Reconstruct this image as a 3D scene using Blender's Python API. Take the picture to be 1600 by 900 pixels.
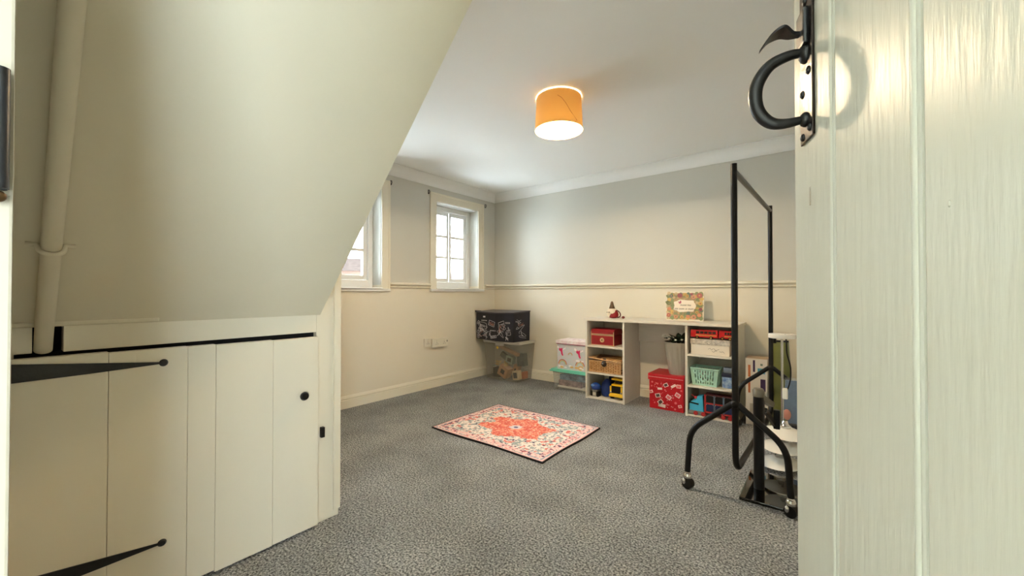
import bpy, bmesh, math, random
from mathutils import Vector, Matrix, Euler
R = math.radians
scene = bpy.context.scene
for o in list(bpy.data.objects): bpy.data.objects.remove(o)
COL = scene.collection

# ------------------------------------------------------------------ camera, world, exposure
cam_d = bpy.data.cameras.new('camera'); cam = bpy.data.objects.new('camera', cam_d); COL.objects.link(cam)
cam.location = (0, 0, 1.0); cam.rotation_euler = (R(90.62), 0, R(37.95))
cam_d.sensor_width = 36; cam_d.lens = 36*628/1600; cam_d.clip_start = .01
scene.camera = cam
w = bpy.data.worlds.new('overcast_sky'); scene.world = w; w.use_nodes = True
bg = w.node_tree.nodes['Background']; bg.inputs[0].default_value = (.78, .91, 1, 1); bg.inputs[1].default_value = 11.0
vs = scene.view_settings
vs.view_transform = 'Standard'; vs.look = 'None'; vs.gamma = 1; vs.use_curve_mapping = False; vs.exposure = 1.36
LAMP_W = 158.0

# ------------------------------------------------------------------ helpers
def lin(c):
    f = lambda v: (v/255/12.92) if v/255 <= .04045 else ((v/255+.055)/1.055)**2.4
    return (f(c[0]), f(c[1]), f(c[2]), 1)
def mat(name, col, rough=.5, metal=0, noise=None, bump=None, coat=0, emit=None, col2=None, stretch=None, spec=.5):
    """noise=(scale, amount) colour variation; bump=(scale, strength, distance)"""
    m = bpy.data.materials.new(name); m.use_nodes = True
    nt = m.node_tree; N = nt.nodes; L = nt.links; p = N['Principled BSDF']
    p.inputs['Base Color'].default_value = lin(col); p.inputs['Roughness'].default_value = rough
    p.inputs['Metallic'].default_value = metal; p.inputs['Coat Weight'].default_value = coat
    p.inputs['Specular IOR Level'].default_value = spec
    vec = None
    if noise or bump:
        tc = N.new('ShaderNodeTexCoord'); vec = tc.outputs['Object']
        if stretch:
            mp = N.new('ShaderNodeMapping'); mp.inputs['Scale'].default_value = stretch
            L.new(vec, mp.inputs[0]); vec = mp.outputs[0]
    if noise:
        n = N.new('ShaderNodeTexNoise'); n.inputs['Scale'].default_value = noise[0]; n.inputs['Detail'].default_value = 3
        L.new(vec, n.inputs[0])
        r = N.new('ShaderNodeValToRGB'); r.color_ramp.elements[0].position = .3; r.color_ramp.elements[1].position = .7
        a = noise[1]
        c2 = col2 if col2 else tuple(v*(1-a) for v in col)
        r.color_ramp.elements[0].color = lin(c2); r.color_ramp.elements[1].color = lin(col)
        L.new(n.outputs[0], r.inputs[0]); L.new(r.outputs[0], p.inputs['Base Color'])
    if bump:
        n = N.new('ShaderNodeTexNoise'); n.inputs['Scale'].default_value = bump[0]; n.inputs['Detail'].default_value = 4
        L.new(vec, n.inputs[0])
        b = N.new('ShaderNodeBump'); b.inputs['Strength'].default_value = bump[1]; b.inputs['Distance'].default_value = bump[2]
        L.new(n.outputs[0], b.inputs['Height']); L.new(b.outputs[0], p.inputs['Normal'])
    if emit:
        p.inputs['Emission Color'].default_value = lin(emit[0]); p.inputs['Emission Strength'].default_value = emit[1]
    return m
def clear(name, tint, opacity, rough=.15):
    """thin clear sheet: mostly lets light through, with a milky body and a gloss"""
    m = bpy.data.materials.new(name); m.use_nodes = True; nt = m.node_tree; N = nt.nodes; L = nt.links
    p = N['Principled BSDF']; p.inputs['Base Color'].default_value = lin(tint); p.inputs['Roughness'].default_value = rough
    t = N.new('ShaderNodeBsdfTransparent'); x = N.new('ShaderNodeMixShader'); x.inputs[0].default_value = opacity
    L.new(t.outputs[0], x.inputs[1]); L.new(p.outputs[0], x.inputs[2]); L.new(x.outputs[0], N['Material Output'].inputs[0])
    return m

class B:
    def __init__(s): s.bm = bmesh.new(); s.mi = 0; s.T = Matrix()
    def _fin(s, fs, vs_):
        for f in fs: f.material_index = s.mi
        if s.T != Matrix(): bmesh.ops.transform(s.bm, matrix=s.T, verts=list(vs_))
    def m(s, i): s.mi = i; return s
    def faces(s, verts, faces):
        v = [s.bm.verts.new(p) for p in verts]; fs = [s.bm.faces.new([v[i] for i in f]) for f in faces]
        s._fin(fs, v); return s
    def box(s, lo, hi, bev=0, rot=None):
        c = [(a+b)/2 for a, b in zip(lo, hi)]; d = [abs(b-a) for a, b in zip(lo, hi)]
        M = Matrix.Translation(c)
        if rot: M = M @ Euler(rot).to_matrix().to_4x4()
        r = bmesh.ops.create_cube(s.bm, size=1, matrix=M @ Matrix.Diagonal((*d, 1)))
        vs_ = r['verts']; es = {e for v in vs_ for e in v.link_edges}
        if bev:
            q = bmesh.ops.bevel(s.bm, geom=list(es), offset=bev, segments=2, profile=.6, affect='EDGES', clamp_overlap=True)
            vs_ = {v for f in q['faces'] for v in f.verts} | {v for v in vs_ if v.is_valid}
        fs = {f for v in vs_ for f in v.link_faces}
        s._fin(fs, vs_); return s
    def frustum(s, lo, hi, top):
        """box whose top rectangle is (x0,y0,x1,y1)"""
        x0, y0, z0 = lo; x1, y1, z1 = hi; a, b, c, d = top
        return s.faces([(x0,y0,z0),(x1,y0,z0),(x1,y1,z0),(x0,y1,z0),(a,b,z1),(c,b,z1),(c,d,z1),(a,d,z1)],
                [(3,2,1,0),(4,5,6,7),(0,1,5,4),(1,2,6,5),(2,3,7,6),(3,0,4,7)])
    def tube(s, pts, r, n=10, closed=False, cap=True):
        pts = [Vector(p) for p in pts]; rs = r if isinstance(r, (list, tuple)) else [r]*len(pts); rings = []; allv = []; fs = []
        prev = None; N_ = len(pts)
        for i, p in enumerate(pts):
            a = pts[i-1] if (i > 0 or closed) else p; b = pts[(i+1) % N_] if (i < N_-1 or closed) else p
            t = (b-a).normalized()
            if prev is None:
                u = t.cross(Vector((0, 0, 1)));
                if u.length < .05: u = t.cross(Vector((0, 1, 0)))
            else: u = prev - t*prev.dot(t)
            u.normalize(); prev = u; v = t.cross(u)
            ring = [s.bm.verts.new(p+(u*math.cos(2*math.pi*k/n)+v*math.sin(2*math.pi*k/n))*rs[i]) for k in range(n)]
            rings.append(ring); allv += ring
        for i in range(N_-1 if not closed else N_):
            A, C_ = rings[i], rings[(i+1) % N_]
            for k in range(n): fs.append(s.bm.faces.new((A[k], A[(k+1) % n], C_[(k+1) % n], C_[k])))
        if cap and not closed: fs.append(s.bm.faces.new(rings[0][::-1])); fs.append(s.bm.faces.new(rings[-1]))
        s._fin(fs, allv); return s
    def cyl(s, a, b, r, r2=None, n=20): return s.tube([a, b], [r, r if r2 is None else r2], n)
    def lathe(s, prof, c=(0, 0, 0), n=32, wob=None):
        rings = []; allv = []; fs = []
        for (r, z) in prof:
            ring = []
            for k in range(n):
                a = 2*math.pi*k/n; rr = r*(wob(a, z) if wob else 1)
                ring.append(s.bm.verts.new((c[0]+rr*math.cos(a), c[1]+rr*math.sin(a), c[2]+z)))
            rings.append(ring); allv += ring
        for i in range(len(rings)-1):
            for k in range(n): fs.append(s.bm.faces.new((rings[i][k], rings[i][(k+1) % n], rings[i+1][(k+1) % n], rings[i+1][k])))
        if prof[0][0] > 1e-5 and s.capb: fs.append(s.bm.faces.new(rings[0][::-1]))
        if prof[-1][0] > 1e-5 and s.capt: fs.append(s.bm.faces.new(rings[-1]))
        s._fin(fs, allv); return s
    capb = True; capt = True
    def ball(s, c, r, sc=(1, 1, 1), n=16):
        q = bmesh.ops.create_uvsphere(s.bm, u_segments=n, v_segments=max(6, n//2), radius=r, matrix=Matrix.Translation(c) @ Matrix.Diagonal((*sc, 1)))
        s._fin({f for v in q['verts'] for f in v.link_faces}, q['verts']); return s
    def prism(s, poly, O, U, V, W):
        """2-D polygon in axes U,V from O, pushed along the vector W"""
        O, U, V, W = map(Vector, (O, U, V, W)); n = len(poly)
        a = [s.bm.verts.new(O+U*x+V*y) for x, y in poly]; b = [s.bm.verts.new(v.co+W) for v in a]
        fs = [s.bm.faces.new(a[::-1]), s.bm.faces.new(b)] + [s.bm.faces.new((a[i], a[(i+1) % n], b[(i+1) % n], b[i])) for i in range(n)]
        s._fin(fs, a+b); return s
    def o(s, name, mats, parent=None, smooth=None, label=None):
        bmesh.ops.recalc_face_normals(s.bm, faces=s.bm.faces)
        me = bpy.data.meshes.new(name); s.bm.to_mesh(me); s.bm.free()
        for m_ in (mats if isinstance(mats, (list, tuple)) else [mats]): me.materials.append(m_)
        ob = bpy.data.objects.new(name, me); COL.objects.link(ob)
        if smooth is not None:
            for p in me.polygons: p.use_smooth = True
            if smooth: me.set_sharp_from_angle(angle=R(smooth))
        if parent: ob.parent = parent
        if label: ob['label'] = label
        return ob
def tag(ob, label, cat, group=None):
    ob['label'] = label; ob['category'] = cat
    if group: ob['group'] = group
    return ob
def thing(name, label, cat, loc=(0, 0, 0), rz=0, group=None):
    e = bpy.data.objects.new(name, None); COL.objects.link(e); e.location = loc; e.rotation_euler = (0, 0, rz); e.empty_display_size = .05
    return tag(e, label, cat, group)
def struct(ob, label=None, cat=None):
    ob['kind'] = 'structure'
    if label: ob['label'] = label
    if cat: ob['category'] = cat
    return ob
def sroot(name, label, cat, loc=(0, 0, 0), rz=0):
    return struct(thing(name, label, cat, loc, rz))
def arc(c, r, a0, a1, n, U, V):
    c, U, V = Vector(c), Vector(U), Vector(V)
    return [c+U*r*math.cos(R(a0+(a1-a0)*i/n))+V*r*math.sin(R(a0+(a1-a0)*i/n)) for i in range(n+1)]
def fillet(pts, r, n=6):
    """round the inner corners of a polyline"""
    pts = [Vector(p) for p in pts]; out = [pts[0]]
    for i in range(1, len(pts)-1):
        a, b, c = pts[i-1], pts[i], pts[i+1]; d0 = (a-b).normalized(); d1 = (c-b).normalized()
        k = min(r, (a-b).length*.49, (c-b).length*.49); p0 = b+d0*k; p1 = b+d1*k
        for j in range(n+1):
            t = j/n; out.append(p0*(1-t)**2+b*2*t*(1-t)+p1*t*t)
    return out+[pts[-1]]

XL, YB, ZC, XR = -3.27, 3.84, 2.21, .50      # window wall, far wall, ceiling, right wall

# ------------------------------------------------------------------ materials
def wall_paint():
    m = mat('wall_paint', (226, 223, 212), .75, bump=(60, .12, .002))
    nt = m.node_tree; N = nt.nodes; L = nt.links
    tc = N.new('ShaderNodeTexCoord'); sx = N.new('ShaderNodeSeparateXYZ'); L.new(tc.outputs['Object'], sx.inputs[0])
    g = N.new('ShaderNodeMath'); g.operation = 'GREATER_THAN'; g.inputs[1].default_value = 1.07; L.new(sx.outputs[2], g.inputs[0])
    x = N.new('ShaderNodeMix'); x.data_type = 'RGBA'; x.inputs[6].default_value = lin((230, 222, 203)); x.inputs[7].default_value = lin((207, 205, 195))
    L.new(g.outputs[0], x.inputs[0]); L.new(x.outputs[2], N['Principled BSDF'].inputs['Base Color'])
    return m
M_wall = wall_paint()
M_ceil = mat('ceiling_paint', (238, 238, 234), .8, bump=(40, .1, .002))
M_trim = mat('trim_paint', (234, 227, 208), .35, bump=(30, .05, .001))
M_wtrim = mat('window_paint', (238, 238, 234), .35)
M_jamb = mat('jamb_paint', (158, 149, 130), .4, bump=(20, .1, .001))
M_soff = mat('soffit_paint', (230, 221, 196), .7, noise=(2.2, .03), bump=(25, .25, .003))
M_cup = mat('cupboard_paint', (236, 227, 204), .42, noise=(3, .035), bump=(14, .12, .003), stretch=(1, 1, .15))
M_door = mat('door_gloss_paint', (198, 196, 182), .34, noise=(4, .03), bump=(85, .45, .003), spec=.09, stretch=(1, 1, .12))
M_iron = mat('black_iron', (22, 22, 24), .38, noise=(60, .4), bump=(90, .35, .002))
M_ironworn = mat('worn_iron', (52, 40, 32), .3, metal=.7, noise=(45, .6), bump=(60, .4, .002))
M_black = mat('black_enamel', (8, 8, 9), .36, spec=.3)
M_void = mat('dark_gap', (10, 9, 9), .9)
M_chrome = mat('chrome', (205, 205, 205), .12, metal=1)
M_white = mat('white_melamine', (226, 219, 203), .42, noise=(9, .03), stretch=(1, 8, 8))
M_plast = mat('white_plastic', (232, 226, 208), .35)
def carpet():
    m = bpy.data.materials.new('grey_carpet'); m.use_nodes = True; nt = m.node_tree; N = nt.nodes; L = nt.links; p = N['Principled BSDF']
    p.inputs['Roughness'].default_value = 1; p.inputs['Specular IOR Level'].default_value = .1
    tc = N.new('ShaderNodeTexCoord')
    n1 = N.new('ShaderNodeTexNoise'); n1.inputs['Scale'].default_value = 120; n1.inputs['Detail'].default_value = 4; n1.inputs['Roughness'].default_value = .7
    n2 = N.new('ShaderNodeTexNoise'); n2.inputs['Scale'].default_value = 3.5; n2.inputs['Detail'].default_value = 5
    v = N.new('ShaderNodeTexVoronoi'); v.inputs['Scale'].default_value = 210
    for n in (n1, n2, v): L.new(tc.outputs['Object'], n.inputs[0])
    r = N.new('ShaderNodeValToRGB'); e = r.color_ramp.elements
    e[0].position = .38; e[0].color = lin((74, 76, 76)); e[1].position = .62; e[1].color = lin((214, 215, 212))
    x = e.new(.5); x.color = lin((154, 156, 156)); L.new(n1.outputs[0], r.inputs[0])
    r2 = N.new('ShaderNodeValToRGB'); r2.color_ramp.elements[0].position = .35; r2.color_ramp.elements[1].position = .7
    r2.color_ramp.elements[0].color = (.78, .78, .78, 1); r2.color_ramp.elements[1].color = (1.08, 1.08, 1.08, 1); L.new(n2.outputs[0], r2.inputs[0])
    mx = N.new('ShaderNodeMix'); mx.data_type = 'RGBA'; mx.blend_type = 'MULTIPLY'; mx.inputs[0].default_value = 1
    L.new(r.outputs[0], mx.inputs[6]); L.new(r2.outputs[0], mx.inputs[7]); L.new(mx.outputs[2], p.inputs['Base Color'])
    b = N.new('ShaderNodeBump'); b.inputs['Strength'].default_value = .9; b.inputs['Distance'].default_value = .006
    ad = N.new('ShaderNodeMath'); ad.operation = 'ADD'; L.new(n1.outputs[0], ad.inputs[0]); L.new(v.outputs[0], ad.inputs[1])
    L.new(ad.outputs[0], b.inputs['Height']); L.new(b.outputs[0], p.inputs['Normal'])
    return m
M_carpet = carpet()
def glass():
    m = bpy.data.materials.new('window_glass'); m.use_nodes = True; nt = m.node_tree; N = nt.nodes; L = nt.links
    N.remove(N['Principled BSDF']); t = N.new('ShaderNodeBsdfTransparent'); g = N.new('ShaderNodeBsdfGlossy'); g.inputs['Roughness'].default_value = .02
    f = N.new('ShaderNodeFresnel'); f.inputs[0].default_value = 1.35; x = N.new('ShaderNodeMixShader')
    L.new(f.outputs[0], x.inputs[0]); L.new(t.outputs[0], x.inputs[1]); L.new(g.outputs[0], x.inputs[2]); L.new(x.outputs[0], N['Material Output'].inputs[0])
    return m
M_glass = glass()

# ------------------------------------------------------------------ room shell
struct(B().box((XL-.3, -1.7, -.1), (XR+.3, YB+.15, 0)).o('floor', M_carpet), 'speckled grey carpet covering the whole floor', 'carpet')
struct(B().box((XL-.3, -.15, ZC), (XR+.3, YB+.15, ZC+.1)).o('ceiling', M_ceil), 'plain white painted ceiling', 'ceiling')
WIN = [(2.877, 3.523), (1.54, 2.20)]; ZS, ZT = 1.04, 1.965     # openings in the window wall
b = B()
b.box((XL-.3, -.15, 0), (XL, .85, ZC)); b.box((XL-.3, .85, 0), (XL, YB+.15, ZS)); b.box((XL-.3, .85, ZT), (XL, YB+.15, ZC))
for y0, y1 in ((.85, WIN[1][0]), (WIN[1][1], WIN[0][0]), (WIN[0][1], YB+.15)): b.box((XL-.3, y0, ZS), (XL, y1, ZT))
struct(b.o('wall_left', M_wall), 'off-white wall holding the two small windows', 'wall')
struct(B().box((XL-.3, YB, 0), (XR+.3, YB+.15, ZC)).o('wall_back', M_wall), 'off-white wall behind the white desk', 'wall')
struct(B().box((XR, -.13, 0), (XR+.15, YB, ZC)).o('wall_right', M_wall), 'off-white side wall hidden behind the open door', 'wall')
b = B(); b.box((XL, -.13, 0), (-.56, .006, ZC)); b.box((-.56, -.13, 2.03), (.26, .006, ZC)); b.box((.26, -.13, 0), (XR, .006, ZC))
struct(b.o('wall_front', M_wall), 'wall pierced by the doorway beside the understairs cupboard', 'wall')
struct(B().box((XL, .90, 0), (-1.80, .957, ZC)).o('wall_stairs', M_wall), 'wall closing the end of the stairs beside the window', 'wall')

def run(prof, p0, p1, nrm):
    """profile of (distance from wall, height) swept along a straight wall"""
    p0, p1 = Vector(p0), Vector(p1)
    return ([(d, z) for d, z in prof], p0, Vector(nrm), (0, 0, 1), p1-p0)
SK = [(0, 0), (.018, 0), (.018, .070), (.010, .073), (.010, .080), (.018, .084), (.012, .098), (.006, .108), (0, .108)]
DADO = [(0, 1.040), (.014, 1.042), (.020, 1.048), (.018, 1.055), (.006, 1.058), (.006, 1.064), (.026, 1.067), (.034, 1.076), (.030, 1.086), (.012, 1.092), (0, 1.096)]
CV = [(0, 2.118), (.006, 2.118)]+[(.006+.094*(1-math.cos(R(90*i/8))), 2.124+.08*math.sin(R(90*i/8))) for i in range(9)]+[(.106, 2.204), (.106, ZC), (0, ZC)]
def trim(name, runs, m, label):
    b = B()
    for r in runs: b.prism(*r)
    return struct(b.o(name, m, smooth=40), label, 'moulding')
trim('baseboard_left', [run(SK, (XL, .957, 0), (XL, YB, 0), (1, 0, 0))], M_trim, 'cream moulded skirting board under the windows')
trim('baseboard_back', [run(SK, (XL, YB, 0), (XR, YB, 0), (0, -1, 0))], M_trim, 'cream moulded skirting board behind the desk')
trim('trim_1', [run(DADO, (XL, a, 0), (XL, c, 0), (1, 0, 0)) for a, c in ((.957, 1.45), (2.29, 2.785), (3.645, YB))], M_trim, 'white dado rail broken by the two windows')
trim('trim_2', [run(DADO, (XL, YB, 0), (XR, YB, 0), (0, -1, 0))], M_trim, 'white dado rail running along the wall above the desk')
trim('trim_3', [run(CV, (XL, .957, 0), (XL, YB, 0), (1, 0, 0))], M_ceil, 'white coving above the two windows')
trim('trim_4', [run(CV, (XL, YB, 0), (XR, YB, 0), (0, -1, 0))], M_ceil, 'white coving above the wall with the desk')

# landing behind the doorway, unseen; a gap in its right wall is added for fill light
M_land = mat('landing_paint', (224, 220, 206), .75)
b = B(); b.box((-1.1, -1.75, 0), (-1.0, -.13, 2.3)); struct(b.o('wall_landing_left', M_land), 'plain wall of the landing outside the door', 'wall')
b = B(); b.box((1.0, -1.75, 0), (1.1, -.13, .2)); b.box((1.0, -1.75, 1.9), (1.1, -.13, 2.3)); b.box((1.0, -1.75, .2), (1.1, -.95, 1.9)); b.box((1.0, -.36, .2), (1.1, -.13, 1.9)); struct(b.o('wall_landing_right', M_land), 'landing wall on the hinge side with an unseen gap added for fill light', 'wall')
b = B(); b.box((-1.0, -1.8, 0), (1.0, -1.7, 2.3)); struct(b.o('wall_landing_back', M_land), 'plain wall behind the landing', 'wall')
b = B(); b.box((-1.1, -1.8, 2.21), (1.1, -.15, 2.31)); struct(b.o('ceiling_landing', M_ceil), 'white ceiling of the landing', 'ceiling')
# windows
def window(name, y0, y1, label):
    t = sroot(name, label, 'window', (XL, (y0+y1)/2, ZS))
    h = (y1-y0)/2; H = ZT-ZS; a = .092
    b = B()      # flat architrave around the opening
    b.box((0, -h-a, -.005), (.016, -h-.004, H+a), .003); b.box((0, h+.004, -.005), (.016, h+a, H+a), .003); b.box((0, -h-.004, H+.004), (.016, h+.004, H+a), .003)
    b.box((.014, -h-a, -.005), (.022, -h-a+.018, H+a), .002); b.box((.014, h+a-.018, -.005), (.022, h+a, H+a), .002); b.box((.014, -h-a+.018, H+a-.018), (.0215, h+a-.018, H+a), .002)
    b.o('architrave', M_trim, t)
    B().box((-.14, -h-.005, -.018), (.03, h+.005, .006), .004).box((.0, -h-a, -.03), (.03, h+a, -.004), .004).o('sill', M_wtrim, t)
    X0 = -.14
    b = B()      # fixed frame in the recess
    for s in (-1, 1): b.box((X0-.05, s*h, .006), (X0+.012, s*(h-.045), H), .003)
    b.box((X0-.05, -h+.045, H-.05), (X0+.010, h-.045, H), .003); b.box((X0-.05, -h+.045, .006), (X0+.010, h-.045, .075), .003)
    b.o('frame', M_wtrim, t)
    gap = .018
    for s in (-1, 1):     # two sashes meeting at the middle
        x1 = X0-.008 if s > 0 else X0-.012
        y_in, y_out = s*.004, s*(h-.047); z0, z1 = .077, H-.052; st = .042
        b = B()
        lo, hi = sorted((y_in, y_out))
        b.box((x1-.035, lo, z0), (x1, lo+(.028 if s > 0 else st), z1), .003); b.box((x1-.035, hi-(st if s > 0 else .028), z0), (x1, hi, z1), .003)
        b.box((x1-.034, lo+.02, z0), (x1-.0015, hi-.02, z0+st), .003); b.box((x1-.034, lo+.02, z1-st), (x1-.0015, hi-.02, z1), .003)
        sash = b.o('sash', M_wtrim, t)
        gl, gh = lo+(.028 if s > 0 else st), hi-(st if s > 0 else .028); zs = [z0+st+(z1-z0-2*st)*k/3 for k in range(4)]
        for k in (1, 2): B().box((x1-.03, gl, zs[k]-.013), (x1+.002, gh, zs[k]+.013), .002).o('glazing_bar', M_wtrim, sash)
        for k in range(3): B().box((x1-.02, gl-.003, zs[k]-.002), (x1-.016, gh+.003, zs[k+1]+.002)).o('pane', M_glass, sash)
    return t
W1 = window('window_1', *WIN[0], 'white framed six-pane window near the room corner')
W2 = window('window_2', *WIN[1], 'white framed window cut across by the sloping stair soffit')
for k, (y, z, lab) in enumerate([(2.768, 2.05, 'small dark curtain hook on the wall between the two windows, beside the corner window'), (3.655, 2.05, 'small dark curtain hook near the room corner'), (2.305, 2.045, 'small dark curtain hook beside the soffit-cut window')]):
    b = B(); b.tube([(XL, y, z+.02), (XL+.018, y, z+.018), (XL+.022, y, z), (XL+.014, y, z-.018), (XL+.004, y, z-.02)], .004, 8); b.box((XL, y-.005, z-.022), (XL+.004, y+.005, z+.024), .002)
    tag(b.o('curtain_hook', M_iron), lab, 'hook', 'curtain hooks')

# ------------------------------------------------------------------ stairs: sloping soffit and cupboard
KS = 1.07; zs0 = .902
b = B(); b.prism([(-1.74, zs0), (-1.74+(ZC-zs0)/KS, ZC), (-1.80, ZC), (-1.80, zs0)], (0, .006, 0), (1, 0, 0), (0, 0, 1), (0, .864, 0))
struct(b.o('ceiling_slope', M_soff), 'cream sloping underside of the stairs', 'soffit')
fr = sroot('wall_cupboard', 'cream painted wooden surround of the understairs cupboard', 'cupboard surround')
B().box((-1.80, .853, 0), (-1.74, .957, ZC), .003).o('post', M_cup, fr)
B().box((-1.745, .93, 0.03), (-1.732, .962, ZC), .003).o('corner_bead', M_cup, fr)
b = B(); b.box((-1.80, .120, .828), (-1.74, .853, zs0+.012), .002); b.box((-1.80, .006, .83), (-1.74, .062, zs0+.012), .002)
b.o('top_rail', M_cup, fr)
B().box((-1.748, .006, zs0+.002), (-1.725, .33, zs0+.016), .004).o('cover_strip', M_soff, fr)
B().box((-1.80, .006, 0), (-1.745, .03, .83), .002).o('post', M_cup, fr)
B().box((-1.81, .05, .83), (-1.795, .13, .91)).o('pipe_notch_shade', M_void, fr)  # near-black plate standing in for the shade inside the pipe notch
B().box((-2.1, .03, 0), (-1.765, .853, .8265)).o('cupboard_shade_block', M_void, fr)  # solid near-black block, painted shade seen through the gaps round the door
B().box((-1.738, .868, .37), (-1.72, .884, .415), .003).o('latch_keep', M_iron, fr)
# plank cupboard door
d2 = sroot('door_2', 'cream plank cupboard door under the stairs with black strap hinges and a knob', 'door', (-1.74, .03, 0))
joints = [-.018, .180, .372, .452, .640, .820]
for i in range(5):
    y0, y1 = joints[i]+.0004, joints[i+1]-.0004
    zt = .826-.010*(y0/.82) ; zb = [.02, .02, .018, .010, .012][i]
    B().box((.002, y0, zb), (.030, y1, .822-.012*(y1/.82)), .0018).o('plank', M_cup, d2)
def strap(z, zt, hw):
    b = B(); L_ = .316
    b.prism([(0, -hw), (0, hw), (L_*.5, hw*.55+zt*.5), (L_, .003+zt), (L_, -.003+zt), (L_*.5, -hw*.62+zt*.5)], (.030, -.016, z), (0, 1, 0), (0, 0, 1), (.004, 0, 0))
    h = b.o('strap_hinge', M_iron, d2)
    B().lathe([(0, .006), (.008, .005), (.012, 0)], n=16).o('strap_end', M_iron, h)
    e = h.children[0]; e.rotation_euler = (0, R(90), 0); e.location = (.031, -.016+L_+.008, z+zt)
    return h
strap(.783, -.013, .026); strap(.205, -.02, .026)
b = B(); b.T = Matrix.Translation((.030, .753, .573)) @ Matrix.Rotation(R(90), 4, 'Y')
b.lathe([(.009, 0), (.007, .006), (.015, .010), (.018, .018), (.014, .026), (0, .029)], n=20); b.o('knob', M_black, d2, smooth=50)
b = B(); b.box((-.02, .805, .03), (.0, .822, .12)); b.o('edge_batten', M_cup, d2)
# pipe along the soffit
sv = Vector((1, 0, KS)).normalized(); nv = Vector((KS, 0, -1)).normalized()
P0 = Vector((-1.765, .083, .835)); PJ = Vector((-1.74, .083, .902))+nv*.02; PT = PJ+sv*1.75
pp = thing('heating_pipe', 'cream painted pipe running up the sloping soffit', 'pipe', P0)
B().tube(fillet([(0, 0, 0), PJ-P0+Vector((-.006, 0, -.0)), PT-P0], .06), .0185, 18).o('pipe', M_soff, pp, smooth=60)
q = PJ-P0+sv*.30
b = B(); b.tube([q+Vector((0, s, 0))-nv*.015*k+nv*.0 for s, k in ((-.042, 1.1), (-.024, 1.0))]+[q+Vector((0, .0215*math.sin(R(a)), 0))+nv*.0215*math.cos(R(a)) for a in range(-80, 81, 20)]+[q+Vector((0, s, 0))-nv*.015*k for s, k in ((.024, 1), (.042, 1.1))], .006, 8)
b.o('pipe_clip', M_soff, pp, smooth=60)

# ------------------------------------------------------------------ doorway and open plank door
fj = sroot('trim_5', 'white painted door lining beside the understairs cupboard', 'door frame', (-.5, 0, 0))
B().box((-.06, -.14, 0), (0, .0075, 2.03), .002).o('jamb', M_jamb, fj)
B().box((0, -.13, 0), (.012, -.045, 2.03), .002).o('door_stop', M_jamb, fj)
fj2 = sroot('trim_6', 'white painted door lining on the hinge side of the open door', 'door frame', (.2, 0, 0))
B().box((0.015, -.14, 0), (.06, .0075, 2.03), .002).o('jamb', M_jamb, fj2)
hg = thing('iron_fitting', 'black iron fitting with rounded corners fixed on the white door lining', 'door fitting', (-.5, -.02, 1.125))
B().box((0.0005, -.028, -.047), (.005, .025, .047), .0022).o('plate', M_iron, hg)
B().cyl((.006, .020, -.046), (.006, .020, .046), .0055, n=14).o('barrel', M_iron, hg, smooth=40)
B().ball((.006, .020, -.052), .0045).o('pin_end', mat('bronze', (96, 74, 48), .4, metal=.8), hg, smooth=60)

DW = .76; DZ = 1.97
d1 = sroot('door_1', 'open white glossy plank door with a black iron thumb latch', 'door', (-.034+.2865*DW, .709-.958*DW, 0), R(90+16.65))
# local x: from hinge towards the free edge, local +y: the face seen from the doorway
sj = [0, .150, .313, .476, .64, DW]
for i in range(5):
    x1, x0 = DW-sj[i], DW-sj[i+1]
    b = B(); b.box((x0+.0012, -.032, .012), (x1-.0012 if i else x1, 0, DZ), .003); b.o('plank', M_door, d1)
    if i < 4: B().tube([(x0+.009, -.0012, .012), (x0+.009, -.0012, DZ)], .0034, 8).tube([(x0+.0165, -.0022, .012), (x0+.0165, -.0022, DZ)], .0028, 6).o('bead', M_door, d1, smooth=50)
for z in (.25, 1.05, 1.75): B().box((.03, -.055, z-.06), (DW-.05, -.033, z+.06), .003).o('ledge', M_door, d1)
la = DW-.066
B().box((la-.024, 0.0005, 1.197), (la+.024, .0035, 1.43), .001).o('latch_plate', M_ironworn, d1)
lp = d1.children[-1]
hb = []
hp = [Vector((la, .003, 1.311)), Vector((la, .02, 1.312)), Vector((la, .043, 1.303)), Vector((la, .057, 1.283)), Vector((la, .0605, 1.262)), Vector((la, .056, 1.241)), Vector((la, .043, 1.226)), Vector((la, .026, 1.2225)), Vector((la, .003, 1.2255))]
def smoothpath(p, n=5):
    out = []
    for i in range(len(p)-1):
        a, b_, c, d = p[max(i-1, 0)], p[i], p[i+1], p[min(i+2, len(p)-1)]
        for k in range(n):
            t = k/n; out.append(.5*((2*b_)+(c-a)*t+(2*a-5*b_+4*c-d)*t*t+(3*b_-a-3*c+d)*t**3))
    return out+[p[-1]]
sp = smoothpath(hp); nn = len(sp)
B().tube(sp, [.0042+.0042*math.sin(math.pi*min(1, i/(nn-1)*1.0))**.7 for i in range(nn)], 12).o('handle', M_iron, d1, smooth=60)
B().ball((la, .004, 1.2245), .0095, (1, .8, 1)).ball((la, .004, 1.311), .011, (1, .7, 1.2)).o('handle_boss', M_iron, d1, smooth=60)
b = B(); b.box((la-.016, .003, 1.318), (la+.016, .010, 1.365), .003); b.o('latch_block', M_iron, d1)
b = B(); pts = [Vector((la, .004, 1.335)), Vector((la, .018, 1.336)), Vector((la, .03, 1.343)), Vector((la, .044, 1.337)), Vector((la, .056, 1.322))]
pl = smoothpath(pts)
prof = [.004, .004, .0045, .0045, .005, .006, .008, .010, .0115, .0125, .013, .013, .0125, .0115, .010, .0085, .0065, .005, .0035, .0025, .001]
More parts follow.
